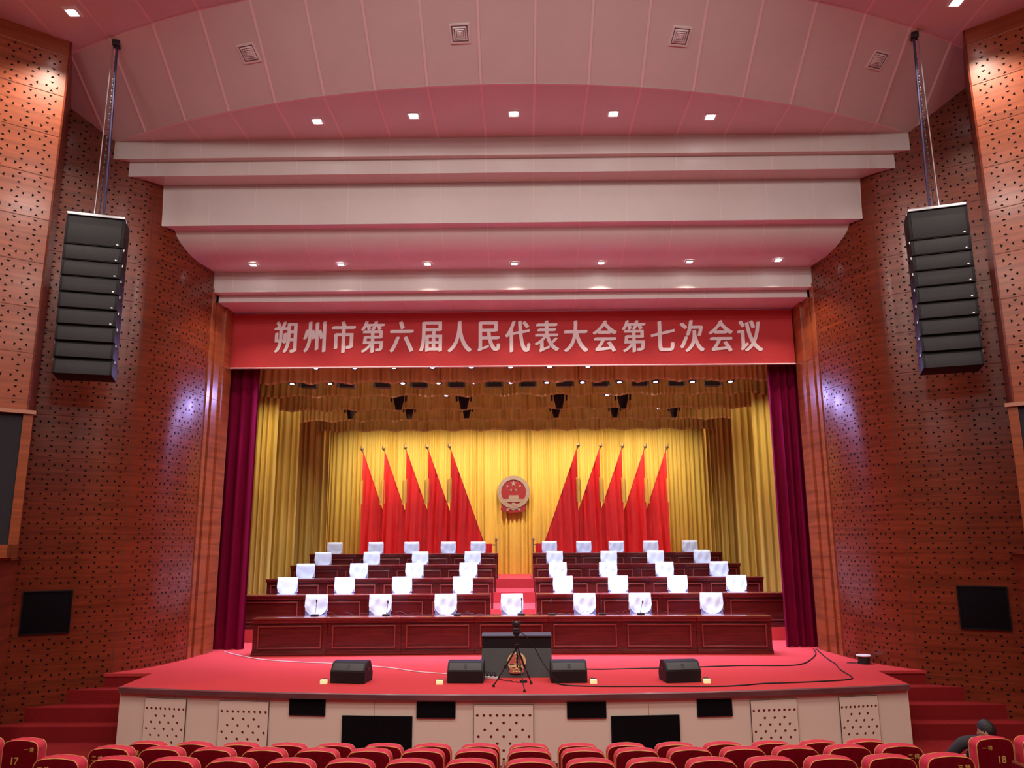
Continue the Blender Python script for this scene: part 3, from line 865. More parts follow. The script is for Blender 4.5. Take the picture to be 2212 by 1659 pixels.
# ---- tripod with a small camera
r = thing('camera_tripod', 'black tripod with a small video camera standing before the podium', 'tripod', (.08, 12.85, S))
hub = V((.01, .0, .60))
feet = [V(p)-V((.08, 12.85, 0)) for p in ((-.28, 12.90, 0), (.20, 12.47, 0), (.31, 13.13, 0))]
for f in feet:
    l = MB(); mid = hub.lerp(f, .5)
    l.tube([hub+(f-hub)*.02, mid], .014, 8); l.tube([mid, f+V((0, 0, .02))], .0095, 8); l.lathe([(.019, -.02), (.019, .02)], mid, 8)
    q = hub.lerp(f, .78); l.lathe([(.016, -.018), (.016, .018)], q, 8)
    lo = l.build('leg', M_PLASTIC, r)
    g = MB(); g.lathe([(.012, .04), (.02, .02), (.022, 0)], f, 8); g.build('rubber_foot', M_CABLE, lo)
m = MB(); m.tube([(.01, 0, .30), (.01, 0, .80)], .013, 8); m.lathe([(.03, .57), (.035, .6), (.03, .64)], (.01, 0, 0), 12); m.tube([(.01, .0, .66), (.045, -.02, .45)], .009, 6); m.build('centre_column', M_DARKM, r)
m = MB(); m.tube([(-.14, .02, .33), (.01, 0, .35), (.11, .1, .33)], .006, 6); m.tube([(.01, 0, .35), (.06, -.19, .33)], .006, 6); m.build('spreader', M_DARKM, r)
m = MB(); m.box((0, 0, .82), (.11, .10, .06), 0, .015); m.box((0, 0, .765), (.07, .07, .06), 0, .01); m.build('pan_head', M_DARKM, r)
m = MB()
for sx in (-1, 1): m.box((sx*.058, .0, .92), (.02, .08, .15), 0, .008)
m.box((0, 0, .862), (.13, .09, .03), 0, .01); m.build('yoke', M_PLASTIC, r)
m = MB(); m.lathe([(.004, -.06), (.035, -.055), (.047, -.02), (.047, .04), (.03, .06), (.004, .065)], (0, 0, 0), 16)
cb = m.build('camera_body', M_PLASTIC, r); cb.data.transform(Matrix.Translation((0, 0, .945)) @ Matrix.Rotation(pi/2, 4, 'X'))
m = MB(); m.lathe([(.028, 0), (.028, .02), (.022, .022)], (0, 0, 0), 16); ln = m.build('lens', M_SCREEN, cb); ln.data.transform(Matrix.Translation((0, .07, .945)) @ Matrix.Rotation(-pi/2, 4, 'X'))

# ---- cables on the stage floor
def cable(name, pts, rad, mt, label, cat='cable', sm=True):
    P = [V(p) for p in pts]
    if sm:
        Q = [P[0]]+P+[P[-1]]; out = []
        for i in range(1, len(Q)-2):
            for k in range(5):
                t = k/5; a, b, c, d = Q[i-1], Q[i], Q[i+1], Q[i+2]
                out.append(.5*((2*b)+(c-a)*t+(2*a-5*b+4*c-d)*t*t+(3*b-a-3*c+d)*t**3))
        out.append(P[-1]); P = out
    m = MB(); m.tube(P, rad, 6, 0); return tag(m.build(name, mt), label, cat)
fz = S+.010
wc = [(-6.05, 17.05), (-5.78, 16.7), (-4.95, 15.91), (-4.12, 15.53), (-3.45, 15.34), (-2.61, 14.99), (-2.14, 14.71), (-1.67, 14.34), (-1.25, 14.14), (-.88, 14.0), (-.74, 13.74), (-.48, 13.64)]
cable('extension_cable', [(x, y, fz) for x, y in wc], .011, M_CABLEW, 'white power cord running across the red stage from the left curtain')
b1 = [(6.19, 17.0), (5.97, 16.29), (5.54, 15.44), (5.17, 14.95), (4.76, 14.85), (4.1, 14.87), (3.28, 14.73), (2.65, 14.64), (2.23, 14.6), (1.57, 14.52), (1.10, 14.5), (.9, 13.75)]
cable('speaker_cable', [(x, y, fz) for x, y in b1], .011, M_CABLE, 'black cable lying behind the right-hand stage monitors')
b2 = [(6.24, 17.0), (5.95, 15.61), (5.87, 15.04), (5.69, 14.37), (5.6, 13.7), (5.45, 13.4), (4.98, 13.24), (4.37, 13.12), (3.98, 13.06), (3.56, 12.9), (3.11, 12.82), (2.12, 12.85), (1.4, 12.86), (.9, 12.95), (.72, 13.12)]
cable('speaker_cable', [(x, y, fz) for x, y in b2], .011, M_CABLE, 'black cable looping along the right front edge of the stage')
cable('camera_cable', [(.10, 12.86, S+.84), (.20, 12.90, S+.78), (.35, 12.97, S+.60), (.47, 13.02, S+.38), (.62, 13.06, S+.16), (.72, 13.07, S+.06)], .007, M_CABLE, 'thin black cable hanging from the tripod camera down to a monitor')
cable('adapter_cable', [(-.28, 13.60, fz), (-.2, 13.55, fz), (-.12, 13.42, fz), (-.02, 13.4, fz), (.02, 13.28, fz), (.08, 13.31, fz), (.1, 13.24, fz), (.15, 13.30, fz)], .006, M_CABLE, 'thin dark cord between the power strip and the adapter')
r = thing('power_strip', 'white power strip on the stage carpet at the left foot of the podium', 'power strip', (-.35, 13.61, S), -.35)
m = MB(); m.box((0, 0, .022), (.26, .06, .044), 0, .01); m.build('case', M_WHITE, r)
for k in (-.07, .0, .08):
    m = MB(); m.box((k, 0, .055), (.03, .03, .03), 0, .005); m.tube([(k, 0, .06), (k-.01, .0, .11), (k-.05, .02, .10), (k-.09, .03, .03)], .005, 6); m.build('plug', M_PLASTIC, r)
r = thing('power_adapter', 'small black power adapter on the carpet between the tripod legs', 'adapter', (.19, 13.28, S), .1)
m = MB(); m.box((0, 0, .02), (.11, .05, .04), 0, .008); m.build('case', M_PLASTIC, r)
m = MB(); m.box((-.058, 0, .02), (.012, .02, .02), 0, .004); m.build('strain_relief', M_CABLE, r)
r = thing('cable_reel', 'small black cable drum with a pale top flange by the right wall', 'cable reel', (6.42, 15.12, S))
m = MB(); m.lathe([(.10, .012), (.10, .13)], seg=20); m.build('wound_cable', M_CABLE, r)
m = MB(); m.lathe([(.03, .13), (.125, .13), (.13, .14), (.125, .152), (.03, .152)], seg=24); m.build('top_flange', M_WHITE, r)
m = MB(); m.lathe([(.125, 0), (.125, .012), (.03, .012)], seg=24); m.build('bottom_flange', M_PLASTIC, r)
m = MB(); m.tube([(-.1, 0, .02), (-.2, -.02, .01), (-.3, .03, .01), (-.2, .08, .01), (-.12, .06, .01)], .006, 6); m.build('loose_end', M_CABLE, r)

# ================================================================== APRON PANELS AND GRILLES
def holes_mesh(W, H, holes, rad, th):
    """a board with real round holes: filled 2D curve, extruded"""
    c = bpy.data.curves.new('board', 'CURVE'); c.dimensions = '2D'; c.fill_mode = 'BOTH'; c.extrude = th/2
    def loop(pts):
        s = c.splines.new('POLY'); s.points.add(len(pts)-1); s.use_cyclic_u = True
        for q, p in zip(s.points, pts): q.co = (p[0], p[1], 0, 1)
    loop([(-W/2, -H/2), (W/2, -H/2), (W/2, H/2), (-W/2, H/2)])
    for hx, hy in holes: loop([(hx+rad*cos(2*pi*k/14), hy+rad*sin(2*pi*k/14)) for k in range(14)])
    o = bpy.data.objects.new('board', c); COL.objects.link(o)
    me = bpy.data.meshes.new_from_object(o.evaluated_get(bpy.context.evaluated_depsgraph_get()))
    bpy.data.objects.remove(o, do_unlink=True)
    me.transform(Matrix.Rotation(pi/2, 4, 'X')); return me
def on_lip(px0, px1, py0, py1):
    """rectangle on the apron: centre, width, height, heading"""
    xc = (px0+px1)/2; Y = 12.4
    for _ in range(6):
        p = aty(xc, (py0+py1)/2, Y); Y = lip(p.x)+SK
    a, b = aty(px0, py0, Y), aty(px1, py1, Y)
    return p, abs(b.x-a.x), abs(a.z-b.z), math.atan(.038*p.x)
PW = [(309, 403), (471.6, 581), (1024, 1152), (1618, 1728), (1808, 1906)]
pl = ['leftmost', 'second from the left', 'middle one', 'second from the right', 'rightmost']
for i, (a, b) in enumerate(PW):
    p, W_, H_, rz = on_lip(a, b, 1530, 1600)
    H_ = .84; hs = []
    W_ *= 1.0
    sp = W_*.89/8.0
    hs += [((k-4)*sp, .27) for k in range(9)]
    for q, n in enumerate((3, 4, 5, 4, 3)):
        hs += [((k-(n-1)/2)*W_*.213, .165-.095*q) for k in range(n)]
    hs += [((k-4)*sp, -.335) for k in range(9)]
    r = thing('perforated_panel', 'pale apron panel with a star of round holes, %s of five' % pl[i], 'panel', (p.x, lip(p.x)+SK, .45), rz, 'perforated apron panels')
    me = holes_mesh(W_, H_, hs, .021, .012); me.materials.append(M_SKIRT)
    o = put('board', me, r, (0, -.022, -.02))
    m = MB(); m.box((0, -.012, -.02), (W_-.02, .004, H_-.02)); m.build('backing', M_ERED, r, smooth=False)
    m = MB()
    for s_ in (-1, 1): m.box((s_*(W_/2+.002), -.018, -.02), (.006, .018, H_))
    m.box((0, -.016, H_/2-.02), (W_+.01, .02, .007)); m.build('edge_strip', M_SEAMD, r, smooth=False)
SG = [(626, 703, 1510, 1544), (901, 983, 1517, 1550), (1225, 1309, 1517, 1550), (1504, 1582, 1511, 1546)]
for i, (a, b, c_, d_) in enumerate(SG):
    p, W_, H_, rz = on_lip(a, b, c_, d_)
    r = thing('front_fill_grille', 'narrow black grille high on the stage apron, %s of four' % nth(i, 4), 'speaker grille', (p.x, lip(p.x)+SK, p.z), rz, 'narrow black apron grilles')
    m = MB(); m.box((0, -.012, 0), (W_-.012, .02, H_-.012), 0, .002); m.build('mesh_front', M_GRILLE, r, smooth=False)
    m = MB()
    for s_ in (-1, 1): m.box((s_*W_/2, -.012, 0), (.012, .03, H_+.012)); m.box((0, -.012, s_*H_/2), (W_, .03, .012))
    m.build('frame', M_BLACK, r, smooth=False)
LG = [(739, 889, 1547, 1640), (1319, 1471, 1546, 1640)]
for i, (a, b, c_, d_) in enumerate(LG):
    p, W_, H_, rz = on_lip(a, b, c_, d_)
    r = thing('subwoofer_grille', 'large black speaker opening low on the apron, %s of the middle panel' % ('left' if i == 0 else 'right'), 'speaker grille', (p.x, lip(p.x)+SK, p.z), rz, 'large black apron openings')
    m = MB(); m.box((0, -.012, 0), (W_-.012, .02, H_-.012), 0, .002); m.build('mesh_front', M_GRILLE, r, smooth=False)
    m = MB()
    for s_ in (-1, 1): m.box((s_*W_/2, -.012, 0), (.012, .03, H_+.012)); m.box((0, -.012, s_*H_/2), (W_, .03, .012))
    m.build('frame', M_BLACK, r, smooth=False)

# ================================================================== CEILING FITTINGS
def downlight(loc, label, group, sz=.20):
    r = thing('ceiling_light', label, 'ceiling light', loc, 0, group)
    m = MB(); q = sz/2
    m.sheet([[(-q, -q, -.002), (q, -q, -.002), (q, q, -.002), (-q, q, -.002)], [(-q*.9, -q*.9, -.022), (q*.9, -q*.9, -.022), (q*.9, q*.9, -.022), (-q*.9, q*.9, -.022)], [(-q*.7, -q*.7, -.022), (q*.7, -q*.7, -.022), (q*.7, q*.7, -.022), (-q*.7, q*.7, -.022)], [(-q*.66, -q*.66, -.006), (q*.66, -q*.66, -.006), (q*.66, q*.66, -.006), (-q*.66, q*.66, -.006)]], 0, True)
    m.build('trim_ring', M_TRIMW, r, smooth=False, fix=False)
    m = MB(); m.lathe([(.001, -.034), (q*.4, -.03), (q*.62, -.012), (q*.62, -.004)], seg=16); m.build('lens', M_LAMPW, r)
    return r
for i, (x, y) in enumerate(LOWER_SOFFIT): downlight((x, y, ZL), 'square downlight in the pink upper soffit, %s of five' % nth(i, 5), 'downlights of the upper soffit', .24)
for i, (x, y) in enumerate(COVE): downlight((x, y, 8.97), 'recessed downlight under the curved beam above the banner, %s of seven' % nth(i, 7), 'downlights under the curved beam', .18)
for i, (x, y) in enumerate(UPPER_SOFFIT): downlight((x, y, ZU), 'recessed downlight in the top %s corner of the ceiling' % ('left' if x < 0 else 'right'), 'downlights of the top soffit', .24)
for i, (x, y, z) in enumerate([(-4.42, 11.93, 11.38), (-.77, 11.43, 11.39), (2.87, 11.61, 11.40), (6.53, 12.49, 11.43)]):
    u = V((1, .057*x, 0)).normalized(); v = V((0, -.85, .527)); n = v.cross(u).normalized(); v = u.cross(n)
    if n.y > 0: n = -n
    r = thing('ceiling_vent', 'square louvred air vent on the sloping ceiling, %s of four' % nth(i, 4), 'vent', (x, y, z), 0, 'air vents on the sloping ceiling')
    r.rotation_euler = Matrix((u, v, u.cross(v))).transposed().to_euler()
    s_ = 1 if u.cross(v).dot(V((0, -.5, -.85))) > 0 else -1
    z_ = (10.93+.62*(Yb(x)-y)) ; r.location = (x, y, z_)
    def ring(mm, q0, q1, h0, h1): mm.sheet([[(-q, -q, s_*h), (q, -q, s_*h), (q, q, s_*h), (-q, q, s_*h)] for q, h in ((q0, 0), (q0, h0), (q1, h1), (q1, 0))], 0, True)
    m = MB(); ring(m, .165, .135, .012, .016); m.build('frame', M_TRIMW, r, smooth=False)
    m = MB(); m.box((0, 0, s_*.001), (.27, .27, .002)); m.build('duct_opening', M_DUCT, r, smooth=False)
    for q in (.115, .083, .052):
        m = MB(); ring(m, q, q-.021, .006, .020); m.build('louvre', M_TRIMW, r, smooth=False)
    m = MB(); m.box((0, 0, s_*.012), (.05, .05, .01)); m.build('centre_plate', M_TRIMW, r, smooth=False)

# ---- line arrays on their chains
for sx, nm in ((-1, 'left'), (1, 'right')):
    tops = aty(212, 463, 12.12) if sx < 0 else aty(2020, 445, 12.2)
    x0, y0, zt = tops.x, tops.y, tops.z
    r = thing('line_array', 'tall black hanging loudspeaker array on the %s side of the stage' % nm, 'loudspeaker', (x0, y0, 0), sx*-.30*-1*-1)
    r.rotation_euler = (0, 0, -.31*sx)
    hts = [.50]+[.268]*8; z = zt-.03; wdt = .88
    m = MB(); m.box((0, .05, z-.035), (wdt-.02, .34, .05), 0, .008); m.box((0, .05, z-.005), (.12, .12, .05), 0, .01); m.build('fly_bar', M_STEEL, r)
    z -= .06
    for k, h in enumerate(hts):
        tilt = -.0125*k; yo = .012*k*k*.18
        c = V((0, .12+yo, z-h/2)); rot = Matrix.Rotation(tilt, 3, 'X')
        m = MB(); m.box(c, (wdt-.01*k*.2, .42, h-.012), 0, .008, rot); o = m.build('speaker_cabinet', M_CAB, r)
        m = MB(); m.box(c+V((0, -.213, 0)), (wdt-.09, .012, h-.045), 0, .004, rot); g = m.build('grille', M_ARRAY, o)
        m = MB(); m.box(c+V((wdt/2-.085, -.222, -h/2+.05)), (.03, .006, .022), 0, .002, rot); m.build('badge', M_STEEL, o)
        m = MB()
        for s_ in (-1, 1): m.lathe([(.014, -.02), (.014, .02)], c+V((s_*(wdt/2+.004), -.16, h/2-.02)), 8)
        m.build('rigging_pin', M_STEEL, o)
        z -= h
    zc = 10.93+.62*(Yb(x0)-y0)
    m = MB(); m.tube([(.06*sx, .02, zt-.03), (.06*sx, .02, zt+.25), (.045*sx, 0.0, zc-.05)], .012, 8); m.build('suspension_pole', M_STEEL, r)
    m = MB(); L_ = zc-.1-zt; nl = int(L_/.055)
    for k in range(nl):
        zz = zt+.03+k*.055
        m.box((-.01*sx, .03, zz), (.028 if k % 2 else .008, .008 if k % 2 else .028, .042), 0, .003)
    m.build('chain', M_DARKM, r)
    m = MB(); m.tube([(-.07*sx, .06, zt-.02), (-.07*sx, .06, zt+.6), (-.045*sx, .05, zt+1.8), (-.01*sx, .03, zc-.05)], .02, 8); m.build('signal_cable', M_BLUEC, r)
    m = MB(); m.box((0, .02, zc-.04), (.12, .14, .10), 0, .01); m.build('ceiling_bracket', M_PLASTIC, r)

# ---- stage lamps hung between the valances
def par():
    r = thing('stage_light', 'x', 'stage light', group='round stage lamps between the valances')
    m = MB(); m.lathe([(.04, .20), (.085, .18), (.098, .05), (.098, .0), (.085, .0)], seg=16); m.build('housing', M_PLASTIC, r)
    m = MB(); m.lathe([(.002, -.004), (.05, .0), (.088, .012)], seg=16); m.build('lens', M_LAMPB, r)
    m = MB(); m.tube([(-.11, 0, .10), (-.11, 0, .27), (.11, 0, .27), (.11, 0, .10)], .010, 6); m.tube([(0, 0, .27), (0, 0, .95)], .014, 6); m.build('yoke', M_DARKM, r)
    return r
par0 = par(); fp = True
PARS = [([682, 766, 851, 934, 1018, 1103, 1187, 1270], 796, 17.34, 'in the row just under the red banner'),
        ([631, 713, 870, 947, 1025, 1103, 1181, 1258, 1338, 1416, 1496, 1578], 830, 18.75, 'in the row under the first valance'),
        ([964, 1243, 1312], 857, 20.5, 'in the row under the second valance'),
        ([853, 1360, 1423], 887, 22.5, 'in the row under the third valance')]
for xs_, y, Y, txt in PARS:
    for i, x in enumerate(xs_):
        p = aty(x, y-6*(x-600)/1000*.9, Y)
        n = len(xs_)
        lab = 'round bluish stage lamp %s, %s' % (txt, nth(i, n))
        if fp: par0.location = p; par0.rotation_euler = (-.20, 0, 0); par0['label'] = lab; fp = False
        else:
            q = dup(par0, p, 0, lab); q.rotation_euler = (-.20, 0, 0)
def flood():
    r = thing('flood_light', 'x', 'stage light', group='black flood fixtures under the first valance')
    m = MB(); m.box((0, 0, 0), (.34, .22, .12), 0, .01); m.build('housing', M_PLASTIC, r)
    for sx in (-1, 1):
        m = MB(); m.face([(sx*.17, -.11, .06), (sx*.17, -.11, -.06), (sx*.225, -.17, -.075), (sx*.21, -.17, .05)]); m.box((sx*.19, -.12, 0), (.006, .08, .10), 0, .001, Matrix.Rotation(sx*.5, 3, 'Z')); m.build('barn_door', M_STEEL, r, smooth=False)
    m = MB(); m.tube([(0, 0, .05), (0, 0, .8)], .014, 6); m.build('hanger', M_DARKM, r)
    return r
f0 = flood(); fx = [668, 750, 828, 907, 987, 1068, 1140, 1220, 1297, 1381, 1460, 1538]
for i, x in enumerate(fx):
    p = aty(x, 834-5*(x-660)/900, 18.95); lab = 'black rectangular flood fixture under the first valance, %s of twelve' % nth(i, 12)
    if i == 0: f0.location = p; f0['label'] = lab
    else: dup(f0, p, 0, lab)
def mover():
    r = thing('moving_head', 'x', 'stage light', group='moving head lamps hanging from the grid')
    m = MB(); m.box((0, 0, .62), (.40, .30, .16), 0, .03); m.build('base', M_PLASTIC, r)
    m = MB()
    for sx in (-1, 1): m.prism([(sx*.185, -.07, .56), (sx*.185, .07, .56), (sx*.17, .05, .22), (sx*.17, -.05, .22)], (sx*.045, 0, 0))
    m.box((0, 0, .545), (.46, .12, .04))
    m.build('yoke', M_PLASTIC, r)
    m = MB(); m.lathe([(.03, .0), (.085, .01), (.10, .10), (.145, .28), (.15, .42), (.11, .50), (.02, .52)], seg=16); m.build('lamp_head', M_CAB, r)
    m = MB(); m.box((0, -.118, .22), (.02, .01, .014), 0, .002); m.build('maker_badge', M_STEEL, r)
    m = MB(); m.tube([(0, 0, .68), (0, 0, 1.2)], .02, 8); m.build('hanging_clamp', M_DARKM, r)
    return r
m0 = mover(); fm = True
for xs_, yb_, Y, txt, sc in (([861, 1002, 1208, 1346], 886, 20.7, 'large', 1.0), ([757, 884, 1008, 1201, 1328, 1456], 905, 22.7, 'small', .86)):
    for i, x in enumerate(xs_):
        p = aty(x, yb_-3*(x-860)/500, Y); n = len(xs_)
        lab = '%s moving head lamp hanging under the %s valance, %s' % (txt, 'second' if Y < 21 else 'third', nth(i, n))
        if fm: m0.location = p; m0['label'] = lab; fm = False
        else: q = dup(m0, p, 0, lab); q.scale = (sc, sc, sc)

# ================================================================== HALL SEATS
def make_seat():
    r = thing('hall_seat', 'x', 'seat', group='red seats of the hall')
    hw = .226; H = .895; zb = .42; rad = .085
    def outline(inset=0, y=0, dz=0, tp=0):
        o_ = [(-hw+inset, zb)]
        for k in range(7):
            a = pi-k*pi/12; o_.append((-hw+inset+rad+rad*cos(a), H-inset-rad+rad*sin(a)))
        for k in range(1, 5): 
            t = k/5; x = -hw+rad+inset+(2*hw-2*rad-2*inset)*t; o_.append((x, H-inset+.012*sin(pi*t)+tp*sin(t*19)))
        for k in range(7):
            a = pi/2-k*pi/12; o_.append((hw-inset-rad+rad*cos(a), H-inset-rad+rad*sin(a)))
        o_.append((hw-inset, zb))
        return [(x, y, z+dz) for x, z in o_]
    m = MB()
    rows = [outline(0, .0), outline(-.006, .035, 0, .001), outline(-.008, .085, .004, .003), outline(-.004, .13, .004, .002), outline(.012, .155, 0), outline(.05, .168, 0)]
    vs = m.sheet(rows); f = m.bm.faces.new(vs[-1]); m.build('back_cushion', M_SEAT, r, angle=50)
    m = MB(); vs = m.sheet([outline(.0, .0), outline(.003, -.006), outline(.03, -.010)]); m.bm.faces.new(vs[-1]); m.build('rear_panel', M_SEATB, r, angle=50)
    m = MB(); m.tube(outline(-.003, -.003), .0052, 6); m.tube(outline(-.002, .145), .0045, 6); m.build('piping', M_PIPE, r)
    m = MB(); m.box((0, .38, .40), (.46, .46, .11), 0, .04); m.build('seat_cushion', M_SEAT, r)
    for sx in (-1, 1):
        m = MB(); m.box((sx*.257, .33, .30), (.034, .44, .56), 0, .012); a = m.build('side_frame', M_SEATB, r)
        m = MB(); m.box((sx*.257, .33, .60), (.038, .40, .035), 0, .012); m.build('armrest', M_ARM, r)
    m = MB(); m.box((0, .26, .20), (.10, .20, .40), 0, .01); m.box((0, .26, .01), (.36, .26, .02), 0, .004); m.build('pedestal', M_DARKM, r)
    return r
s0 = make_seat(); fs = True
def place_seat(x, y, z, rz, lab, num, rowlab=None):
    global fs
    if fs: q = s0; fs = False; KIDS[s0.name] = [(c, list(c.children)) for c in s0.children]; q.location = (x, y, z); q.rotation_euler = (0, 0, rz); q['label'] = lab
    else: q = dup(s0, (x, y, z), rz, lab)
    put('seat_number', NUMS[num], q, (-.05 if int(num) % 2 else .07, -.0115, .68))
    if rowlab:
        sd = 1 if int(num) % 2 else -1
        put('row_label', ROWL[rowlab], q, (.12 if num == '17' else (-.10 if num == '18' else -.12*sd), -.0115, .81))
RZ = {1: 0.0, 2: .15, 3: .30}; RY = {1: 9.82, 2: 8.98, 3: 7.98}
rnm = {1: 'front', 2: 'second', 3: 'third'}
for rr in (1, 2, 3):
    for i in range(16):
        x = -4.29+i*.5665
        y = RY[rr]+.0092*x*x-.155
        num = str(15-2*i) if i < 8 else str(2+2*(i-8))
        rl = rr if i in (0, 15) else None
        lab = 'red %s-row seat with gold piping, %s of its block' % (rnm[rr], nth(i, 16))
        place_seat(x, y, RZ[rr], math.atan(.0184*x), lab, num, rl)
for x, y, z, num, rl, lab in ((-5.86, 10.0, 0, '17', 1, 'red seat numbered 17 across the left aisle, facing the stage stairs'), (5.73, 9.95, 0, '18', 1, 'red seat numbered 18 across the right aisle, with the man in it'),
                 (-6.43, 10.08, 0, '19', None, 'red front-row seat cut off by the left picture edge'), (6.30, 10.0, 0, '20', None, 'red front-row seat at the right picture edge, beside seat 18'),
                 (6.02, 9.08, .15, '18', None, 'red second-row seat cut off at the lower right corner')):
    place_seat(x, y, z, math.atan(.0184*x), lab, num, rl)

# ================================================================== THE MAN IN THE FRONT ROW
def skinned(name, joints, edges, radii, mt, parent=None, sub=2, root=0):
    me = bpy.data.meshes.new(name); me.from_pydata([V(j) for j in joints], edges, [])
    me.materials.append(mt)
    o = bpy.data.objects.new(name, me); COL.objects.link(o)
    if parent is not None: o.parent = parent
    sk = o.modifiers.new('skin', 'SKIN'); sk.use_smooth_shade = True
    for i, r_ in enumerate(radii):
        me.skin_vertices[0].data[i].radius = (r_, r_) if not isinstance(r_, tuple) else r_
        me.skin_vertices[0].data[i].use_root = (i == root)
    sb = o.modifiers.new('sub', 'SUBSURF'); sb.levels = sub; sb.render_levels = sub
    return o
hd = aty(2131, 1580, 10.36)
r = thing('person', 'man with short black hair and dark jacket in seat 18, head bent left', 'person', (5.76, 10.30, 0))
HX, HY, HZ = hd.x-5.76, hd.y-10.30, hd.z
# skeleton: pelvis, spine, neck, skull, arms, legs
J = [(0, .08, .45), (-.01, .05, .56), (-.02, .04, .67), (-.03, .04, .80), (HX-.02, HY-.03, HZ-.10), (HX-.015, HY-.01, HZ-.03), (HX, HY, HZ+.03),
     (-.20, .04, .785), (-.32, .10, .63), (-.26, .34, .54), (-.15, .44, .52),
     (.15, .04, .785), (.21, .12, .60), (.17, .36, .54), (.10, .44, .52),
     (-.11, .18, .45), (-.14, .60, .47), (-.14, .58, .09), (-.14, .70, .05),
     (.11, .18, .45), (.14, .60, .47), (.14, .58, .09), (.14, .70, .05)]
Ed = [(0, 1), (1, 2), (2, 3), (3, 4), (4, 5), (5, 6), (3, 7), (7, 8), (8, 9), (9, 10), (3, 11), (11, 12), (12, 13), (13, 14), (0, 15), (15, 16), (16, 17), (17, 18), (0, 19), (19, 20), (20, 21), (21, 22)]
Rd = [(.15, .12), (.14, .11), (.15, .11), (.075, .07), .055, (.078, .09), (.075, .09), .062, .048, .036, .034, .062, .048, .036, .034, .085, .062, .045, .04, .085, .062, .045, .04]
def add_hand(J, Ed, Rd, wrist, sx, d):
    b = V(J[wrist]); d = V(d).normalized(); side = V((sx, 0, 0))
    pm = len(J); J.append(tuple(b+d*.05)); Ed.append((wrist, pm)); Rd.append((.036, .016))
    for k, (off, L) in enumerate(((-.03, .072), (-.01, .082), (.011, .078), (.03, .06))):
        p = b+d*.085+V((off, 0, 0)); i0 = len(J)
        J.append(tuple(p)); J.append(tuple(p+d*L*.5+V((0, .0, -.012)))); J.append(tuple(p+d*L*.8+V((0, -.005, -.045))))
        Ed.extend([(pm, i0), (i0, i0+1), (i0+1, i0+2)]); Rd.extend([.010, .009, .008])
    p = b+d*.03-side*.035; i0 = len(J)
    J.append(tuple(p)); J.append(tuple(p+d*.03-side*.018)); J.append(tuple(p+d*.055-side*.02))
    Ed.extend([(pm, i0), (i0, i0+1), (i0+1, i0+2)]); Rd.extend([.011, .010, .009])
add_hand(J, Ed, Rd, 10, -1, (.25, .9, -.1)); add_hand(J, Ed, Rd, 14, 1, (-.25, .9, -.1))
skinned('body', J, Ed, Rd, M_SKIN, r, 2)
Rm = Matrix.Rotation(.80, 4, 'Z') @ Matrix.Rotation(-.20, 4, 'X')      # head turned left and bowed
Hm = Matrix.Translation((HX, HY, HZ)) @ Rm
def ell(m, c, d, mi=0, seg=20, rings=14, fn=None):
    rows = []
    for j in range(1, rings):
        th = pi*j/rings; row = []
        for k in range(seg):
            a = 2*pi*k/seg; p = V((d[0]*sin(th)*cos(a), d[1]*sin(th)*sin(a), d[2]*cos(th)))
            if fn: p = fn(p)
            row.append(Hm @ (V(c)+p))
        rows.append(row)
    vs = m.sheet(rows, mi, True); m.bm.faces.new(vs[0]); m.bm.faces.new(vs[-1][::-1])
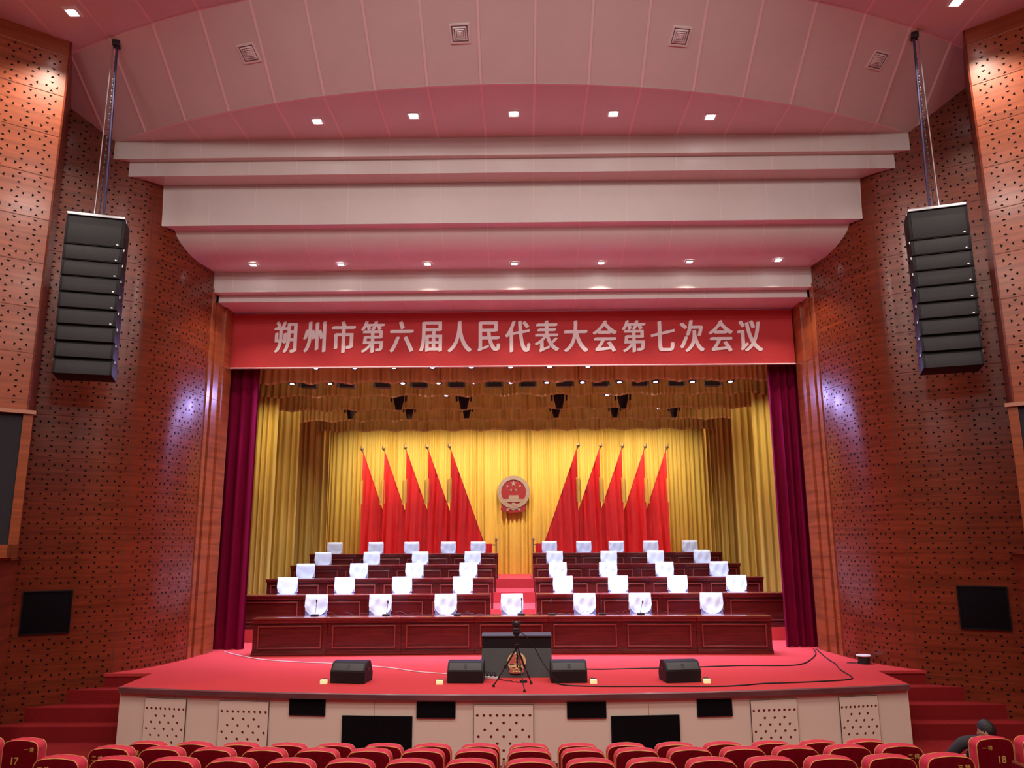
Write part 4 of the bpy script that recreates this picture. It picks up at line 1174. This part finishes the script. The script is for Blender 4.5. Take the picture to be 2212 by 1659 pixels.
# head shape with face, ears (joined as one skin-coloured head piece)
m = MB()
def skull(p):
    if p.z < 0: p = V((p.x*(1+.35*p.z/.13), p.y*(1+.18*p.z/.13)+(.014 if p.y > 0 else -.01)*(-p.z/.1), p.z))
    return p
ell(m, (0, 0, 0), (.077, .095, .125), fn=skull)
ell(m, (0, .098, -.02), (.013, .018, .022), seg=10, rings=8)           # nose
ell(m, (0, .088, -.065), (.024, .010, .006), seg=10, rings=6)          # lips
ell(m, (0, .083, -.062+.006), (.022, .010, .005), seg=10, rings=6)
for sx in (-1, 1):
    ell(m, (sx*.080, -.012, -.015), (.010, .022, .034), seg=12, rings=8)   # ears
    ell(m, (sx*.032, .086, .012), (.013, .008, .007), seg=10, rings=6)     # eyes
m.build('head', M_SKIN, r)
m = MB()
def hairf(p):
    return V((p.x*(1+.03*sin(p.z*60+p.y*50)), p.y, p.z))
rows = []
for j in range(15):
    th = pi*(.02+.52*j/14); row = []
    for k in range(28):
        a = 2*pi*k/28
        fr = max(0, sin(a))                                             # front: hairline stays high
        t2 = th*(1-.36*fr+.16*max(0, -sin(a))-.04*abs(cos(a)))
        p = V((.088*sin(t2)*cos(a), .108*sin(t2)*sin(a)-.004, .142*cos(t2)))
        if p.z < 0: p.x *= 1+1.6*p.z; p.y *= 1+2.4*p.z
        p *= 1+.012*sin(k*2.3+j)
        row.append(Hm @ p)
    rows.append(row)
vs = m.sheet(rows, 0, True); m.bm.faces.new(vs[0]); m.build('hair', M_HAIR, r, fix=True)
JJ = [(0, .07, .47), (-.01, .05, .56), (-.02, .04, .66), (-.025, .03, .79), (-.20, .04, .78), (-.32, .10, .63), (-.262, .33, .545), (.15, .04, .78), (.21, .12, .60), (.18, .34, .545)]
skinned('jacket', JJ, [(0, 1), (1, 2), (2, 3), (3, 4), (4, 5), (5, 6), (3, 7), (7, 8), (8, 9)], [(.15, .12), (.150, .12), (.155, .115), (.09, .08), .078, .062, .048, .078, .062, .048], M_JACKET, r, 2)
LJ = [(0, .10, .45), (-.11, .18, .455), (-.14, .60, .47), (-.14, .58, .12), (.11, .18, .455), (.14, .60, .47), (.14, .58, .12)]
skinned('trousers', LJ, [(0, 1), (1, 2), (2, 3), (0, 4), (4, 5), (5, 6)], [(.15, .12), .098, .076, .062, .098, .076, .062], M_TROUSER, r, 2)
for sx in (-1, 1):
    m = MB(); m.box((sx*.14, .66, .045), (.10, .27, .09), 0, .035); m.build('shoe', M_SHOE, r)
m = MB(); c = V((HX-.015, HY-.03, HZ-.125))
m.sheet([[c+V(((.070-.004*j)*cos(2*pi*k/20), (.072-.004*j)*sin(2*pi*k/20), .018*j)) for k in range(20)] for j in range(3)], 0, True); m.build('collar', M_SHIRT, r)
